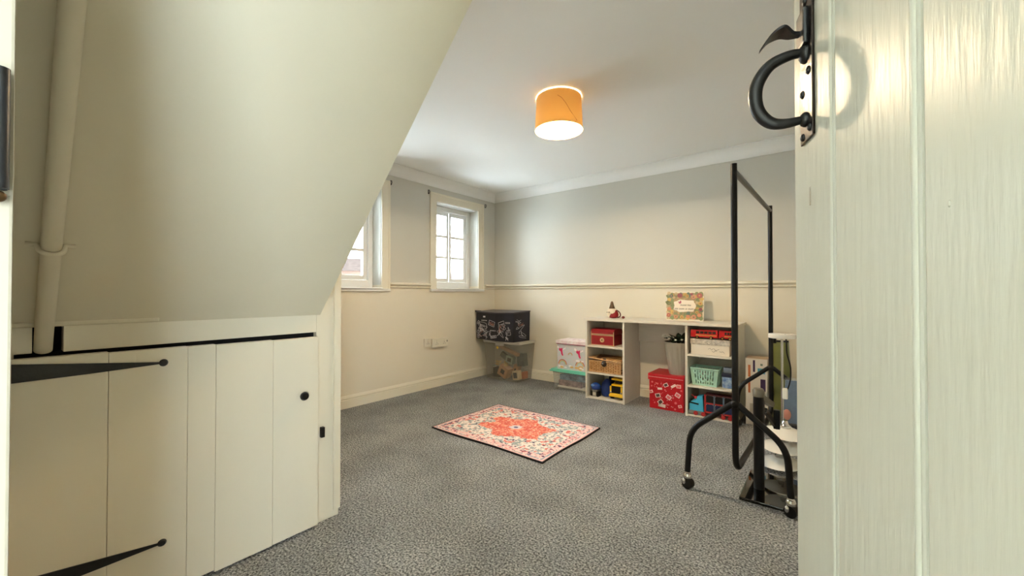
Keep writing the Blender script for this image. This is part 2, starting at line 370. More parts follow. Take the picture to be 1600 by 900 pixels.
for i in range(len(pl)-1):
    a, c = pl[i], pl[i+1]; wa, wc = prof[min(i, 20)], prof[min(i+1, 20)]; th = Vector((0, -.001, .004))
    b.faces([a+Vector((-wa, 0, 0)), a+Vector((wa, 0, 0)), c+Vector((wc, 0, 0)), c+Vector((-wc, 0, 0)), a+Vector((-wa, 0, 0))+th, a+Vector((wa, 0, 0))+th, c+Vector((wc, 0, 0))+th, c+Vector((-wc, 0, 0))+th],
            [(0, 1, 2, 3), (7, 6, 5, 4), (0, 4, 5, 1), (2, 6, 7, 3), (1, 5, 6, 2), (3, 7, 4, 0)])
b.o('thumb_piece', M_iron, d1)
nb = B()
for dx, z in ((-.016, 1.209), (.012, 1.205), (-.012, 1.283), (.012, 1.262), (-.014, 1.385), (.014, 1.40), (.0, 1.378)): nb.ball((la+dx, .0035, z), .0052, (1, .7, 1), 10)
nb.o('latch_nails', M_iron, d1, smooth=60)
B().box((la-.0045, -.001, 1.112), (la+.0005, .0006, 1.136), .0005).o('filled_slot', mat('filler', (160, 152, 132), .6), d1)
rb = random.Random(4); b = B()
for k in range(26):     # drips and chips in the gloss paint
    x = rb.uniform(.15, .5); z = rb.uniform(.35, 1.5) if k > 12 else rb.uniform(1.18, 1.36); b.ball((x, 0, z), rb.uniform(.0012, .0032), (1, .35, rb.uniform(1, 2.2)), 8)
b.o('paint_drips', M_door, d1, smooth=60)

# ------------------------------------------------------------------ ceiling lamp
lx, ly = -1.30, 2.14
lt = thing('ceiling_lamp', 'tan drum ceiling lampshade glowing warm around a lit bulb', 'lamp', (lx, ly, ZC))
M_shade = bpy.data.materials.new('tan_shade'); M_shade.use_nodes = True
nt = M_shade.node_tree; N = nt.nodes; L = nt.links; p = N['Principled BSDF']; p.inputs['Base Color'].default_value = lin((186, 140, 84)); p.inputs['Roughness'].default_value = .6
geo = N.new('ShaderNodeNewGeometry'); cmx = N.new('ShaderNodeMix'); cmx.data_type = 'RGBA'; cmx.inputs[6].default_value = lin((190, 146, 84)); cmx.inputs[7].default_value = lin((246, 222, 168))
L.new(geo.outputs['Backfacing'], cmx.inputs[0]); L.new(cmx.outputs[2], p.inputs['Base Color'])     # tan outside, white lining
tr = N.new('ShaderNodeBsdfTranslucent'); tr.inputs[0].default_value = lin((245, 182, 84)); mx = N.new('ShaderNodeMixShader'); mx.inputs[0].default_value = .010
L.new(p.outputs[0], mx.inputs[1]); L.new(tr.outputs[0], mx.inputs[2]); L.new(mx.outputs[0], N['Material Output'].inputs[0])
M_liner = mat('shade_liner', (245, 236, 215), .7)
b = B(); b.capb = b.capt = False
b.lathe([(.148, -.205), (.138, -.009)], n=48); sh = b.o('shade', M_shade, lt, smooth=60)
M_rim = mat('shade_rim', (214, 178, 120), .5)
for r_, z_ in ((.148, -.204), (.138, -.009)):
    b = B(); b.capb = b.capt = False
    b.lathe([(r_+.0015, z_-.003), (r_+.0015, z_+.003), (r_-.0015, z_+.003), (r_-.0015, z_-.003), (r_+.0015, z_-.003)], n=48); b.o('rim', M_rim, sh, smooth=60)
b = B(); b.tube([Vector(((.1385-.051*(z+.009))*math.cos(R(a)), (.1385-.051*(z+.009))*math.sin(R(a)), z)) for a, z in ((-62, -.05), (-52, -.066), (-42, -.098), (-30, -.145), (-12, -.19))], .0016, 6); b.o('crease', mat('crease', (150, 100, 50), .6), sh)
b = B(); b.lathe([(.055, 0), (.055, -.012), (.03, -.02), (.018, -.03), (.018, -.10), (0, -.1)], n=24); b.o('ceiling_mount', M_plast, lt, smooth=40)
b = B()
for a in (30, 150, 270): b.tube([(.017*math.cos(R(a)), .017*math.sin(R(a)), -.03), (.137*math.cos(R(a)), .137*math.sin(R(a)), -.014)], .0018, 6)
b.o('spider', M_plast, lt)
M_bulb = mat('bulb', (255, 236, 200), .4, emit=((255, 196, 104), 12))
b = B(); b.lathe([(.0, -.188), (.02, -.184), (.03, -.168), (.03, -.150), (.02, -.125), (.013, -.1), (0, -.1)], n=24); b.o('bulb', M_bulb, lt, smooth=60)
ld = bpy.data.lights.new('bulb_light', 'POINT'); ld.energy = LAMP_W; ld.color = (1, .79, .53); ld.shadow_soft_size = .034; ld.specular_factor = .10
lo_ = bpy.data.objects.new('bulb_light', ld); COL.objects.link(lo_); lo_.parent = lt; lo_.location = (0, 0, -.160)
# ------------------------------------------------------------------ houses outside
def house(loc, rz, w_, d_, h, rh, brick, label):
    t = thing('house', label, 'house', loc, rz, 'houses outside the windows')
    M_b = mat('brick_'+str(brick[0]), brick, .9, noise=(3, .15), spec=0); M_r = mat('roof_'+str(brick[0]), (60, 52, 48), .9, noise=(4, .2), spec=0)
    B().box((-w_/2, 0, 0), (w_/2, d_, h)).o('wall', M_b, t)
    B().prism([(-.3, h), (d_/2, h+rh), (d_+.3, h)], (-w_/2-.2, 0, 0), (0, 1, 0), (0, 0, 1), (w_+.4, 0, 0)).o('roof', M_r, t)
    B().box((w_*.25, d_/2-.4, h+rh-.6), (w_*.25+.8, d_/2+.4, h+rh+.9)).o('chimney', M_b, t)
    for zz in (h*.2, h*.62):
        for k in range(4):
            x = -w_/2+w_*(k+.5)/4; f = B().box((x-.55, -.06, zz), (x+.55, .0, zz+1.4)).o('window', M_wtrim, t)
            B().box((x-.45, -.08, zz+.1), (x+.45, -.05, zz+1.3)).o('pane', mat('far_pane', (26, 28, 32), .2), f)
house((-24, 15.0, -4.5), R(62), 9, 7, 6.9, 1.1, (84, 67, 58), 'brown brick house with a pitched roof outside the soffit-cut window')
house((-33, 27.5, -4.5), R(55), 10, 7, 5.2, 1.6, (78, 66, 60), 'second brick house standing further off outside')
# ------------------------------------------------------------------ sockets
def socket(y0, y1, z0, z1, dx, label, n):
    t = thing('wall_socket', label, 'socket', (XL, (y0+y1)/2, (z0+z1)/2)); a = (y1-y0)/2; h = (z1-z0)/2
    B().box((0, -a, -h), (dx, a, h), .004).o('faceplate', M_plast, t)
    for k in range(n):
        yc = (k-(n-1)/2)*a*.95
        B().box((dx-.001, yc-.006, h*.35), (dx+.004, yc+.006, h*.7), .001).o('switch', M_plast, t)
        for q in ((-.011, -.3), (.011, -.3), (0, .08)): B().box((dx-.002, yc+q[0]-.003, h*q[1]-.003), (dx+.0006, yc+q[0]+.003, h*q[1]+.003)).o('pin_slot', M_void, t)
    return t
socket(2.71, 2.80, .437, .522, .016, 'small single cream wall socket beside the wider one', 1)
s2 = socket(2.806, 3.022, .423, .512, .034, 'wide double cream wall socket under the windows', 2)
B().box((.033, .088, .0), (.0348, .097, .018)).o('indicator', M_void, s2)
# ------------------------------------------------------------------ rug
def rug():
    m = bpy.data.materials.new('rug_pile'); m.use_nodes = True; nt = m.node_tree; N = nt.nodes; L = nt.links; p = N['Principled BSDF']; p.inputs['Roughness'].default_value = .95
    tc = N.new('ShaderNodeTexCoord'); sx = N.new('ShaderNodeSeparateXYZ'); L.new(tc.outputs['Object'], sx.inputs[0])
    def mt(op, a, b_=None, c=None):
        n = N.new('ShaderNodeMath'); n.operation = op
        for i, v in enumerate((a, b_, c)):
            if v is None: continue
            if isinstance(v, (int, float)): n.inputs[i].default_value = v
            else: L.new(v, n.inputs[i])
        return n.outputs[0]
    def nz(sc, det=3):
        n = N.new('ShaderNodeTexNoise'); n.inputs['Scale'].default_value = sc; n.inputs['Detail'].default_value = det; L.new(tc.outputs['Object'], n.inputs[0]); return n.outputs[0]
    def mixc(f, a, b_):
        n = N.new('ShaderNodeMix'); n.data_type = 'RGBA'; L.new(f, n.inputs[0])
        for i, v in ((6, a), (7, b_)):
            if isinstance(v, tuple): n.inputs[i].default_value = lin(v)
            else: L.new(v, n.inputs[i])
        return n.outputs[2]
    u = mt('ABSOLUTE', mt('DIVIDE', sx.outputs[0], .49)); v = mt('ABSOLUTE', mt('DIVIDE', sx.outputs[1], .378))
    fine = nz(48); mid = nz(24); big = nz(11)
    gt = lambda a, b_: mt('GREATER_THAN', a, b_); lt_ = lambda a, b_: mt('LESS_THAN', a, b_)
    col = mixc(gt(fine, .515), (240, 224, 214), (158, 166, 164))
    col = mixc(gt(mid, .60), col, (224, 128, 118))
    col = mixc(lt_(nz(33), .36), col, (84, 82, 104))
    # corner pieces
    cr = mt('ADD', mt('ADD', u, v), mt('MULTIPLY', mt('SUBTRACT', big, .5), .8))
    col = mixc(mt('MULTIPLY', gt(cr, 1.55), gt(fine, .46)), col, (128, 158, 172))
    # medallion with lobes
    ang = mt('ARCTAN2', v, u); lobe = mt('MULTIPLY', mt('COSINE', mt('MULTIPLY', ang, 6)), .13)
    rad = mt('SQRT', mt('ADD', mt('POWER', mt('DIVIDE', u, .60), 2), mt('POWER', mt('DIVIDE', v, .56), 2)))
    rad = mt('ADD', mt('ADD', rad, lobe), mt('MULTIPLY', mt('SUBTRACT', big, .5), .5))
    med = mixc(gt(fine, .52), (222, 100, 86), (238, 142, 116)); med = mixc(gt(nz(60), .57), med, (244, 188, 160))
    col = mixc(lt_(rad, .9), col, med)
    rc = mt('SQRT', mt('ADD', mt('POWER', mt('DIVIDE', u, .10), 2), mt('POWER', mt('DIVIDE', v, .12), 2)))
    col = mixc(lt_(mt('ADD', rc, mt('MULTIPLY', mt('SUBTRACT', nz(60), .5), 1.4)), .9), col, (226, 216, 222))
    col = mixc(lt_(rc, .35), col, (96, 84, 120))
    # borders
    e = mt('MAXIMUM', mt('SUBTRACT', 1, mt('MULTIPLY', mt('SUBTRACT', 1, u), 1.3)), v)
    bd = mixc(gt(mid, .55), (236, 176, 172), (206, 96, 100)); bd = mixc(lt_(fine, .42), bd, (92, 76, 100))
    col = mixc(mt('MULTIPLY', gt(e, .80), lt_(e, .92)), col, mixc(gt(fine, .5), bd, (238, 206, 200)))
    col = mixc(gt(e, .95), col, (236, 190, 186))
    L.new(col, p.inputs['Base Color'])
    bn = N.new('ShaderNodeBump'); bn.inputs['Strength'].default_value = .4; bn.inputs['Distance'].default_value = .002; L.new(nz(300), bn.inputs['Height']); L.new(bn.outputs[0], p.inputs['Normal'])
    return m
rt_ = thing('rug', 'small oriental rug with a coral medallion and pale blue corners', 'rug', (-1.798, 2.353, 0), R(-.5))
b = B(); NX, NY = 40, 30; V = []; rr = random.Random(2)
ph = [rr.uniform(0, 6) for _ in range(4)]
def rz_(x, y): return .0105+.0016*math.sin(7*x+ph[0])*math.cos(9*y+ph[1])
def edge(i, j):
    x = -.49+.98*i/NX; y = -.378+.756*j/NY
    return (x+.004*math.sin(y*11+ph[2])*(abs(x)/.49), y+.005*math.sin(x*9+ph[3])*(abs(y)/.378), rz_(x, y))
b.faces([edge(i, j) for j in range(NY+1) for i in range(NX+1)], [(j*(NX+1)+i, j*(NX+1)+i+1, (j+1)*(NX+1)+i+1, (j+1)*(NX+1)+i) for j in range(NY) for i in range(NX)])
top = b.o('pile', rug(), rt_, smooth=60)
b = B(); ring = [edge(i, 0) for i in range(NX)]+[edge(NX, j) for j in range(NY)]+[edge(i, NY) for i in range(NX, 0, -1)]+[edge(0, j) for j in range(NY, 0, -1)]
n = len(ring); b.faces([(x*1.006, y*1.008, z+.0005) for x, y, z in ring]+[(x*1.006, y*1.008, .0005) for x, y, z in ring]+[(x*.992, y*.99, z+.0008) for x, y, z in ring],
    [(i, (i+1) % n, n+(i+1) % n, n+i) for i in range(n)]+[(i, (i+1) % n, 2*n+(i+1) % n, 2*n+i) for i in range(n)]+[tuple(range(n, 2*n))])
b.o('binding', mat('rug_binding', (26, 22, 30), .9), rt_)

# ------------------------------------------------------------------ desk
DX0, DX1, DY0, DY1, DT = -1.80, -.53, 3.44, 3.822, .755
dk = thing('desk', 'white desk with open shelf units at both ends and an open middle', 'desk', (DX0, DY0, 0))
Wd, Dp = DX1-DX0, DY1-DY0; th = .018
B().box((-.012, -.012, DT-.022), (Wd+.012, Dp, DT), .002).o('top', M_white, dk)
PX = [0, .367, .898, Wd-th]
for x in PX: B().box((x, 0, 0), (x+th, Dp, DT-.022), .001).o('side_panel', M_white, dk)
for x0, x1 in ((PX[0]+th, PX[1]), (PX[2]+th, PX[3])):
    for z in (.004, .237, .487): B().box((x0, .002, z), (x1, Dp-.012, z+.016), .001).o('shelf', M_white, dk)
    B().box((x0, Dp-.010, .0), (x1, Dp-.004, DT-.022)).o('back_panel', M_white, dk)
B().box((PX[1]+th, Dp-.03, .535), (PX[2], Dp-.014, DT-.022), .001).o('modesty_panel', M_white, dk)
S1, S2, S0 = .503, .253, .020     # shelf surfaces

# ornament
M_red = mat('red_glaze', (150, 22, 30), .35); M_cream = mat('cream_felt', (236, 220, 196), .9, bump=(120, .4, .002)); M_brown = mat('brown_hat', (112, 88, 64), .9, noise=(40, .3))
g = thing('gnome_ornament', 'round gnome ornament in cream and red with a brown pointed hat on the desk', 'ornament', (-1.595, 3.62, DT))
B().lathe([(.022, 0), (.040, .006), (.048, .028), (.045, .052), (.030, .074), (0, .082)], n=24).o('body', M_red, g, smooth=60)
B().ball((-.022, -.016, .05), .036, (1, .95, 1.15)).ball((-.03, -.014, .03), .026).ball((.0, -.026, .062), .028).o('beard', M_cream, g, smooth=60)
B().lathe([(.040, .074), (.042, .080), (.038, .088), (.026, .09)], (-.012, 0, 0), n=20).o('hat_brim', M_cream, g, smooth=60)
B().lathe([(.028, .088), (.024, .105), (.016, .128), (.012, .148), (.006, .158), (0, .160)], (-.016, 0, 0), n=20).o('hat', M_brown, g, smooth=60)
B().tube(smoothpath([Vector(q) for q in ((.018, 0, .078), (.045, 0, .068), (.066, 0, .045), (.064, 0, .018), (.04, 0, .006))]), .0055, 10).o('handle', mat('dark_red', (84, 18, 24), .4), g, smooth=60)
b = B(); b.ball((-.046, -.040, .055), .005).ball((-.022, -.053, .056), .005); b.o('buttons', M_void, g, smooth=60)
tag(B().ball((-1.482, 3.58, DT+.0125), .0125, (1.15, 1, 1)).o('red_bead', mat('bead_red', (110, 34, 30), .5), smooth=60), 'tiny dark red ball lying beside the gnome ornament', 'ball')

# plaque
sg = thing('floral_plaque', 'white plaque with a painted flower border and small lettering standing on the desk', 'sign', (-.965, 3.66, DT), R(4))
tl = Matrix.Rotation(R(-7), 4, 'X')
def plq(): 
    b = B(); b.T = tl; return b
PW, PH = .305, .250
plq().box((-PW/2, 0, 0), (PW/2, .022, PH), .002).o('board', mat('plaque_white', (240, 230, 208), .5), sg)
B().prism([(0, 0), (.085, 0), (.035, .17)], (-.01, .024, 0), (0, 1, 0), (0, 0, 1), (.02, 0, 0)).o('strut', mat('strut_brown', (120, 104, 84), .8), sg)
plq().box((-PW/2+.008, -.0006, .012), (PW/2-.008, .004, PH-.01)).o('painted_border', mat('plaque_border', (200, 172, 130), .6, noise=(60, .25)), sg)
fcols = [(196, 108, 104), (226, 160, 132), (218, 180, 104), (138, 146, 104), (178, 88, 104), (210, 190, 150), (112, 130, 112), (230, 152, 116)]
fm = [mat('plaque_paint_%d' % i, c, .6) for i, c in enumerate(fcols)]
rp = random.Random(11); k = 0
def flower(b, x, z, r, i, y):
    b.m(i)
    for q in range(7):
        a = q*6.283/7; px_, pz_ = x+r*.58*math.cos(a), z+r*.58*math.sin(a)
        b.prism([(r*.42*math.cos(t*6.283/6), r*.42*math.sin(t*6.283/6)) for t in range(6)], (px_, y, pz_), (1, 0, 0), (0, 0, 1), (0, .0012, 0))
    b.m((i+2) % 8); b.prism([(r*.32*math.cos(t*6.283/6), r*.32*math.sin(t*6.283/6)) for t in range(6)], (x, y-.0006, z), (1, 0, 0), (0, 0, 1), (0, .0012, 0))
spots = [(x, z) for x in [(-.132+.033*i) for i in range(9)] for z in (.03, .062, .215, .235)] + [(sx_*x, z) for sx_ in (-1, 1) for x in (.132, .104) for z in (.085, .11, .135, .16, .185)]
leaf = plq()
for (x, z) in spots:
    x += rp.uniform(-.006, .006); z += rp.uniform(-.008, .006); leaf.m(rp.choice((3, 6, 3, 5, 2)))
    r = rp.uniform(.015, .023); a0 = rp.uniform(0, 3)
    leaf.prism([(r*math.cos(a0+t*6.283/8)*(1.2 if t % 4 == 0 else .75), r*math.sin(a0+t*6.283/8)*.9) for t in range(8)], (x, -.0009, min(max(z, .018), PH-.016)), (1, 0, 0), (0, 0, 1), (0, .0008, 0))
lf = leaf.o('painted_leaves', fm, sg); lf['kind'] = 'stuff'
fl_ = plq()
for (x, z, r, i) in [(-.13, .045, .019, 0), (-.125, .1, .017, 7), (-.128, .15, .015, 3), (-.11, .215, .018, 6), (-.04, .218, .021, 4), (.02, .215, .016, 2), (.07, .205, .019, 1), (.118, .218, .024, 0), (.126, .15, .018, 2), (.128, .10, .015, 4), (.118, .05, .018, 7), (.075, .032, .022, 1), (.03, .035, .017, 7), (-.02, .03, .017, 2), (-.07, .032, .018, 1), (-.1, .07, .012, 2), (.1, .075, .014, 2), (-.09, .2, .012, 5), (.055, .23, .012, 4)]: flower(fl_, x, z, r, i, -.0026)
lf = fl_.o('painted_flowers', fm, sg); lf['kind'] = 'stuff'
b = plq(); pts = []
for t in range(28):
    a = t*6.283/28; q = 1+.07*math.cos(a*7); pts.append((.088*q*math.copysign(abs(math.cos(a))**.6, math.cos(a)), .052*q*math.copysign(abs(math.sin(a))**.6, math.sin(a))))
b.prism(pts, (0, -.0036, .128), (1, 0, 0), (0, 0, 1), (0, .003, 0)); b.o('cartouche', mat('plaque_panel', (246, 234, 216), .6), sg)
b = plq(); b.prism([(-.016, .008), (-.003, .004), (.006, .02), (.012, .006), (.01, -.008), (-.004, -.012)], (-.038, -.0044, .158), (1, 0, 0), (0, 0, 1), (0, .0012, 0)); b.o('painted_butterfly', fm[4], sg)
b = plq(); rw = random.Random(5)     # two rows of lettering, too small in the photo to be read
for words, x, z in (((7, 4), -.034, .128), ((4, 6, 2, 6), -.08, .096)):
    for n_ in words:
        for c in range(n_):
            for st in range(2): b.box((x+st*.0042, -.0046, z), (x+st*.0042+.0014, -.0036, z+rw.uniform(.009, .013)))
            zz = z+rw.choice((0, .005, .01)); b.box((x, -.0046, zz), (x+.0052, -.0036, zz+.0014)); x += .0074
        x += .007
lf = b.o('lettering', mat('lettering_ink', (120, 104, 88), .7), sg); lf['kind'] = 'stuff'

# left shelf unit: chest, wicker hamper, toys
M_redl = mat('red_leather', (158, 24, 34), .45, noise=(14, .15), bump=(120, .2, .001)); M_brass = mat('pale_brass', (214, 186, 142), .4, metal=.4)
ch = thing('red_chest', 'red box with pale metal edges and a round clasp on the top shelf', 'box', (-1.645, 3.478, S1))
cw, cd, hh = .112, .20, .098
B().box((-cw, 0, .002), (cw, cd, hh), .003).o('body', M_redl, ch)
lid = B().prism([(-.002, hh+.004), (-.002, hh+.03), (.016, hh+.052), (cd*.5, hh+.060), (cd-.016, hh+.052), (cd+.002, hh+.03), (cd+.002, hh+.004)], (-cw-.002, 0, 0), (0, 1, 0), (0, 0, 1), (2*cw+.004, 0, 0)).o('lid', M_redl, ch)
for z, par in ((.005, ch), (hh-.002, ch), (hh+.008, lid)): B().box((-cw-.003, -.0035, z-.003), (cw+.003, .003, z+.003), .001).o('edge_strip', M_brass, par)
for x in (-cw, cw): B().box((x-.003, -.003, .002), (x+.003, .004, hh+.032), .001).o('corner_strip', M_brass, ch)
b = B(); b.T = Matrix.Translation((0, -.002, .052)) @ Matrix.Rotation(R(90), 4, 'X'); b.lathe([(.022, 0), (.022, .003), (.014, .006), (0, .006)], n=20); cl = b.o('clasp', M_brass, ch)
B().box((-.003, -.0095, .045), (.003, -.0075, .06)).o('keyhole', M_void, cl)

def wicker_mat():
    m = mat('wicker', (206, 160, 100), .6); nt = m.node_tree; N = nt.nodes; L = nt.links
    tc = N.new('ShaderNodeTexCoord'); mp = N.new('ShaderNodeMapping'); mp.inputs['Rotation'].default_value = (R(90), 0, 0); L.new(tc.outputs['Object'], mp.inputs[0])
    br = N.new('ShaderNodeTexBrick'); br.inputs['Scale'].default_value = 1; br.inputs['Brick Width'].default_value = .034; br.inputs['Row Height'].default_value = .012; br.inputs['Mortar Size'].default_value = .0028
    br.inputs['Color1'].default_value = lin((226, 184, 124)); br.inputs['Color2'].default_value = lin((196, 146, 84)); br.inputs['Mortar'].default_value = lin((110, 68, 34)); br.inputs['Mortar Smooth'].default_value = .5
    L.new(mp.outputs[0], br.inputs[0]); L.new(br.outputs[0], N['Principled BSDF'].inputs['Base Color'])
    bn = N.new('ShaderNodeBump'); bn.invert = True; bn.inputs['Strength'].default_value = .8; bn.inputs['Distance'].default_value = .003; L.new(br.outputs[1], bn.inputs['Height']); L.new(bn.outputs[0], N['Principled BSDF'].inputs['Normal'])
    return m
M_wick = wicker_mat(); M_rod = mat('wicker_rod', (222, 176, 122), .55, noise=(50, .2)); M_leather = mat('dark_leather', (44, 28, 20), .4)
hm = thing('wicker_hamper', 'wicker hamper basket with a slightly raised lid and a dark leather clasp', 'basket', (-1.607, 3.452, S2))
B().frustum((-.152, .0, .004), (.152, .24, .105), (-.158, -.004, .158, .244)).o('body', M_wick, hm)
for z in (.008, .105): B().tube([(-.157, -.004, z), (.157, -.004, z), (.157, .244, z), (-.157, .244, z)], .0055, 8, closed=True).o('rim_rod', M_rod, hm, smooth=50)
for x in (-.153, .153): B().tube([(x, -.004, .005), (x, -.004, .105)], .0055, 8).o('corner_rod', M_rod, hm, smooth=50)
for k in range(11): B().tube([(-.12+.024*k, -.0015, .01), (-.12+.024*k, -.0045, .102)], .0028, 6).o('stake', M_rod, hm, smooth=50)
b = B(); b.faces([(-.158, -.006, .132), (-.02, -.006, .120), (.158, -.006, .112), (.158, .244, .118), (-.158, .244, .124), (-.158, -.006, .140), (-.02, -.006, .128), (.158, -.006, .120), (.158, .244, .128), (-.158, .244, .134)],
    [(4, 3, 2, 1, 0), (5, 6, 7, 8, 9), (0, 1, 6, 5), (1, 2, 7, 6), (2, 3, 8, 7), (3, 4, 9, 8), (4, 0, 5, 9)]); ld_ = b.o('lid', M_wick, hm)
B().tube([(-.158, -.006, .136), (-.02, -.006, .124), (.158, -.006, .116)], .006, 8).o('rim_rod', M_rod, ld_, smooth=50)
b = B(); b.ball((-.005, -.010, .088), .026, (1, .38, 1.05)); b.box((-.018, -.008, .095), (.012, .004, .138), .004); cl = b.o('clasp', M_leather, hm, smooth=60)
B().ball((-.013, -.0205, .09), .007, (1, .5, 1)).o('stud', M_chrome, cl, smooth=60)

M_blue = mat('blue_plastic', (28, 66, 150), .3); M_dblue = mat('blue_fabric', (20, 52, 122), .75, noise=(12, .25), bump=(18, .4, .006)); M_grey = mat('grey_plastic', (136, 134, 128), .5, noise=(40, .2)); M_yel = mat('yellow_plastic', (240, 196, 40), .35)
rbt = thing('toy_robot', 'small toy with a blue dome head and grey body on the bottom shelf', 'toy', (-1.727, 3.505, S0), R(-6))
B().box((-.032, -.022, .0), (.034, .03, .062), .008).o('body', M_grey, rbt)
b = B(); b.ball((0, .004, .088), .046, (1.05, .95, .78)); b.o('dome', M_blue, rbt, smooth=60)
B().ball((-.012, -.028, .10), .024, (1, .6, .6)).o('visor', mat('blue_shine', (90, 130, 200), .15), rbt, smooth=60)
for x in (-.03, .036): B().box((x-.01, -.03, 0), (x+.01, .02, .05), .004).o('leg', M_black, rbt)
B().box((-.016, -.0265, .008), (.016, -.02, .036), .002).o('chest_plate', mat('pale_grey', (200, 192, 176), .4), rbt)
sk = thing('blue_sack', 'soft blue sack slumped between the toys on the bottom shelf', 'bag', (-1.636, 3.565, S0))
b = B(); b.lathe([(.03, 0), (.05, .005), (.057, .04), (.054, .085), (.044, .12), (.026, .148), (.012, .160), (0, .163)], n=28, wob=lambda a, z: 1+.06*math.sin(3*a+z*30)+.03*math.sin(7*a)); b.o('sack', M_dblue, sk, smooth=60)
B().box((-.01, .04, .10), (.035, .12, .19), .02, (0, R(10), 0)).o('flap', mat('navy_fabric', (12, 24, 62), .8), sk, smooth=60)
tk = thing('toy_truck', 'yellow and black toy truck standing on the bottom shelf', 'toy', (-1.512, 3.475, S0))
B().box((-.060, 0, .034), (.066, .19, .058), .006).o('chassis', M_yel, tk)
B().frustum((-.056, .004, .058), (.060, .12, .128), (-.042, .014, .054, .116)).o('cab', M_black, tk)
B().box((-.046, .006, .122), (.060, .125, .138), .004).o('cab_roof', M_yel, tk)
B().box((-.056, .03, .170), (.062, .18, .186), .004).o('canopy', M_yel, tk); B().box((-.03, .05, .137), (.04, .15, .171), .003).o('canopy_support', M_black, tk)
for x in (-.05, .054): B().box((x-.007, -.004, .05), (x+.007, .012, .122), .003).o('pillar', M_yel, tk)
B().box((-.064, -.010, .026), (.070, .01, .046), .005).o('bumper', M_yel, tk)
for x in (-.05, .056):
    for y in (.04, .15): B().cyl((x-.012, y, .024), (x+.012, y, .024), .024, n=18).o('wheel', M_black, tk, smooth=40)
for x in (-.046, .052): B().ball((x, -.004, .066), .009, (1, .5, 1)).o('headlight', M_chrome, tk, smooth=60)

# middle: red box and planter
rbx = thing('red_storage_box', 'red cardboard storage box with a lid and white stamp prints under the desk', 'box', (-1.07, 3.505, 0))
M_redc = mat('red_card', (188, 14, 30), .4); M_print = mat('white_print', (236, 214, 206), .5); M_pink = mat('pink_print', (222, 110, 112), .5); M_dprint = mat('dark_print', (84, 60, 52), .5)
B().frustum((-.143, 0, .0), (.137, .27, .255), (-.146, -.002, .139, .272)).o('body', M_redc, rbx)
ld_ = B().box((-.154, -.010, .245), (.144, .282, .298), .003).o('lid', M_redc, rbx)
b = B()
for k in range(24): b.box((-.146+.012*k, -.0112, .270), (-.146+.012*k+.006, -.0095, .274))
lf = b.o('stitching', M_print, ld_); lf['kind'] = 'stuff'
rp = random.Random(8); b = B()
def stamp(x, z, s_, a, kind):
    U = (math.cos(a), 0, math.sin(a)); V_ = (-math.sin(a), 0, math.cos(a))
    if kind == 2: b.m(1).prism([(s_*.6*math.cos(t*.785), s_*.6*math.sin(t*.785)) for t in range(8)], (x, -.0032, z), U, V_, (0, .002, 0)); return
    if kind == 3: b.m(0).prism([(-s_, -s_*.45), (s_, -s_*.45), (s_, s_*.45), (-s_, s_*.45)], (x, -.0032, z), U, V_, (0, .002, 0)); return
    b.m(0).prism([(-s_, -s_*.8), (s_, -s_*.8), (s_, s_*.8), (-s_, s_*.8)], (x, -.0032, z), U, V_, (0, .002, 0))
    b.m((2, 1)[kind]).prism([(-s_*.72, -s_*.55), (s_*.72, -s_*.55), (s_*.72, s_*.55), (-s_*.72, s_*.55)], (x, -.0038, z), U, V_, (0, .002, 0))
for x, z, s_, a, k in [(-.12, .225, .014, .1, 2), (-.125, .19, .011, 0, 2), (-.075, .215, .013, -.1, 2), (-.005, .212, .019, .5, 0), (.058, .212, .022, .6, 3), (.10, .214, .018, 0, 1), (-.055, .175, .019, .1, 3), (-.012, .17, .012, 0, 2), (-.072, .115, .021, .3, 0), (-.045, .132, .010, 0, 2), (.018, .112, .021, -.6, 1), (.054, .112, .013, 0, 2), (.092, .14, .021, -.5, 1), (-.05, .062, .022, .7, 0), (-.038, .034, .03, -.1, 3), (.075, .072, .018, 0, 2), (.005, .048, .016, 0, 2), (-.1, .05, .010, 0, 2), (.11, .05, .014, .3, 1), (-.13, .14, .015, .4, 1), (.12, .18, .013, 0, 2), (.07, .02, .014, 0, 2)]: stamp(x, z, s_, a, k)
for k in range(40): b.m(rp.choice((0, 1))).prism([(.003*math.cos(t*1.05), .003*math.sin(t*1.05)) for t in range(6)], (rp.uniform(-.135, .13), -.003, rp.uniform(.015, .238)), (1, 0, 0), (0, 0, 1), (0, .002, 0))
lf = b.o('stamp_prints', [M_print, M_pink, M_dprint], rbx); lf['kind'] = 'stuff'

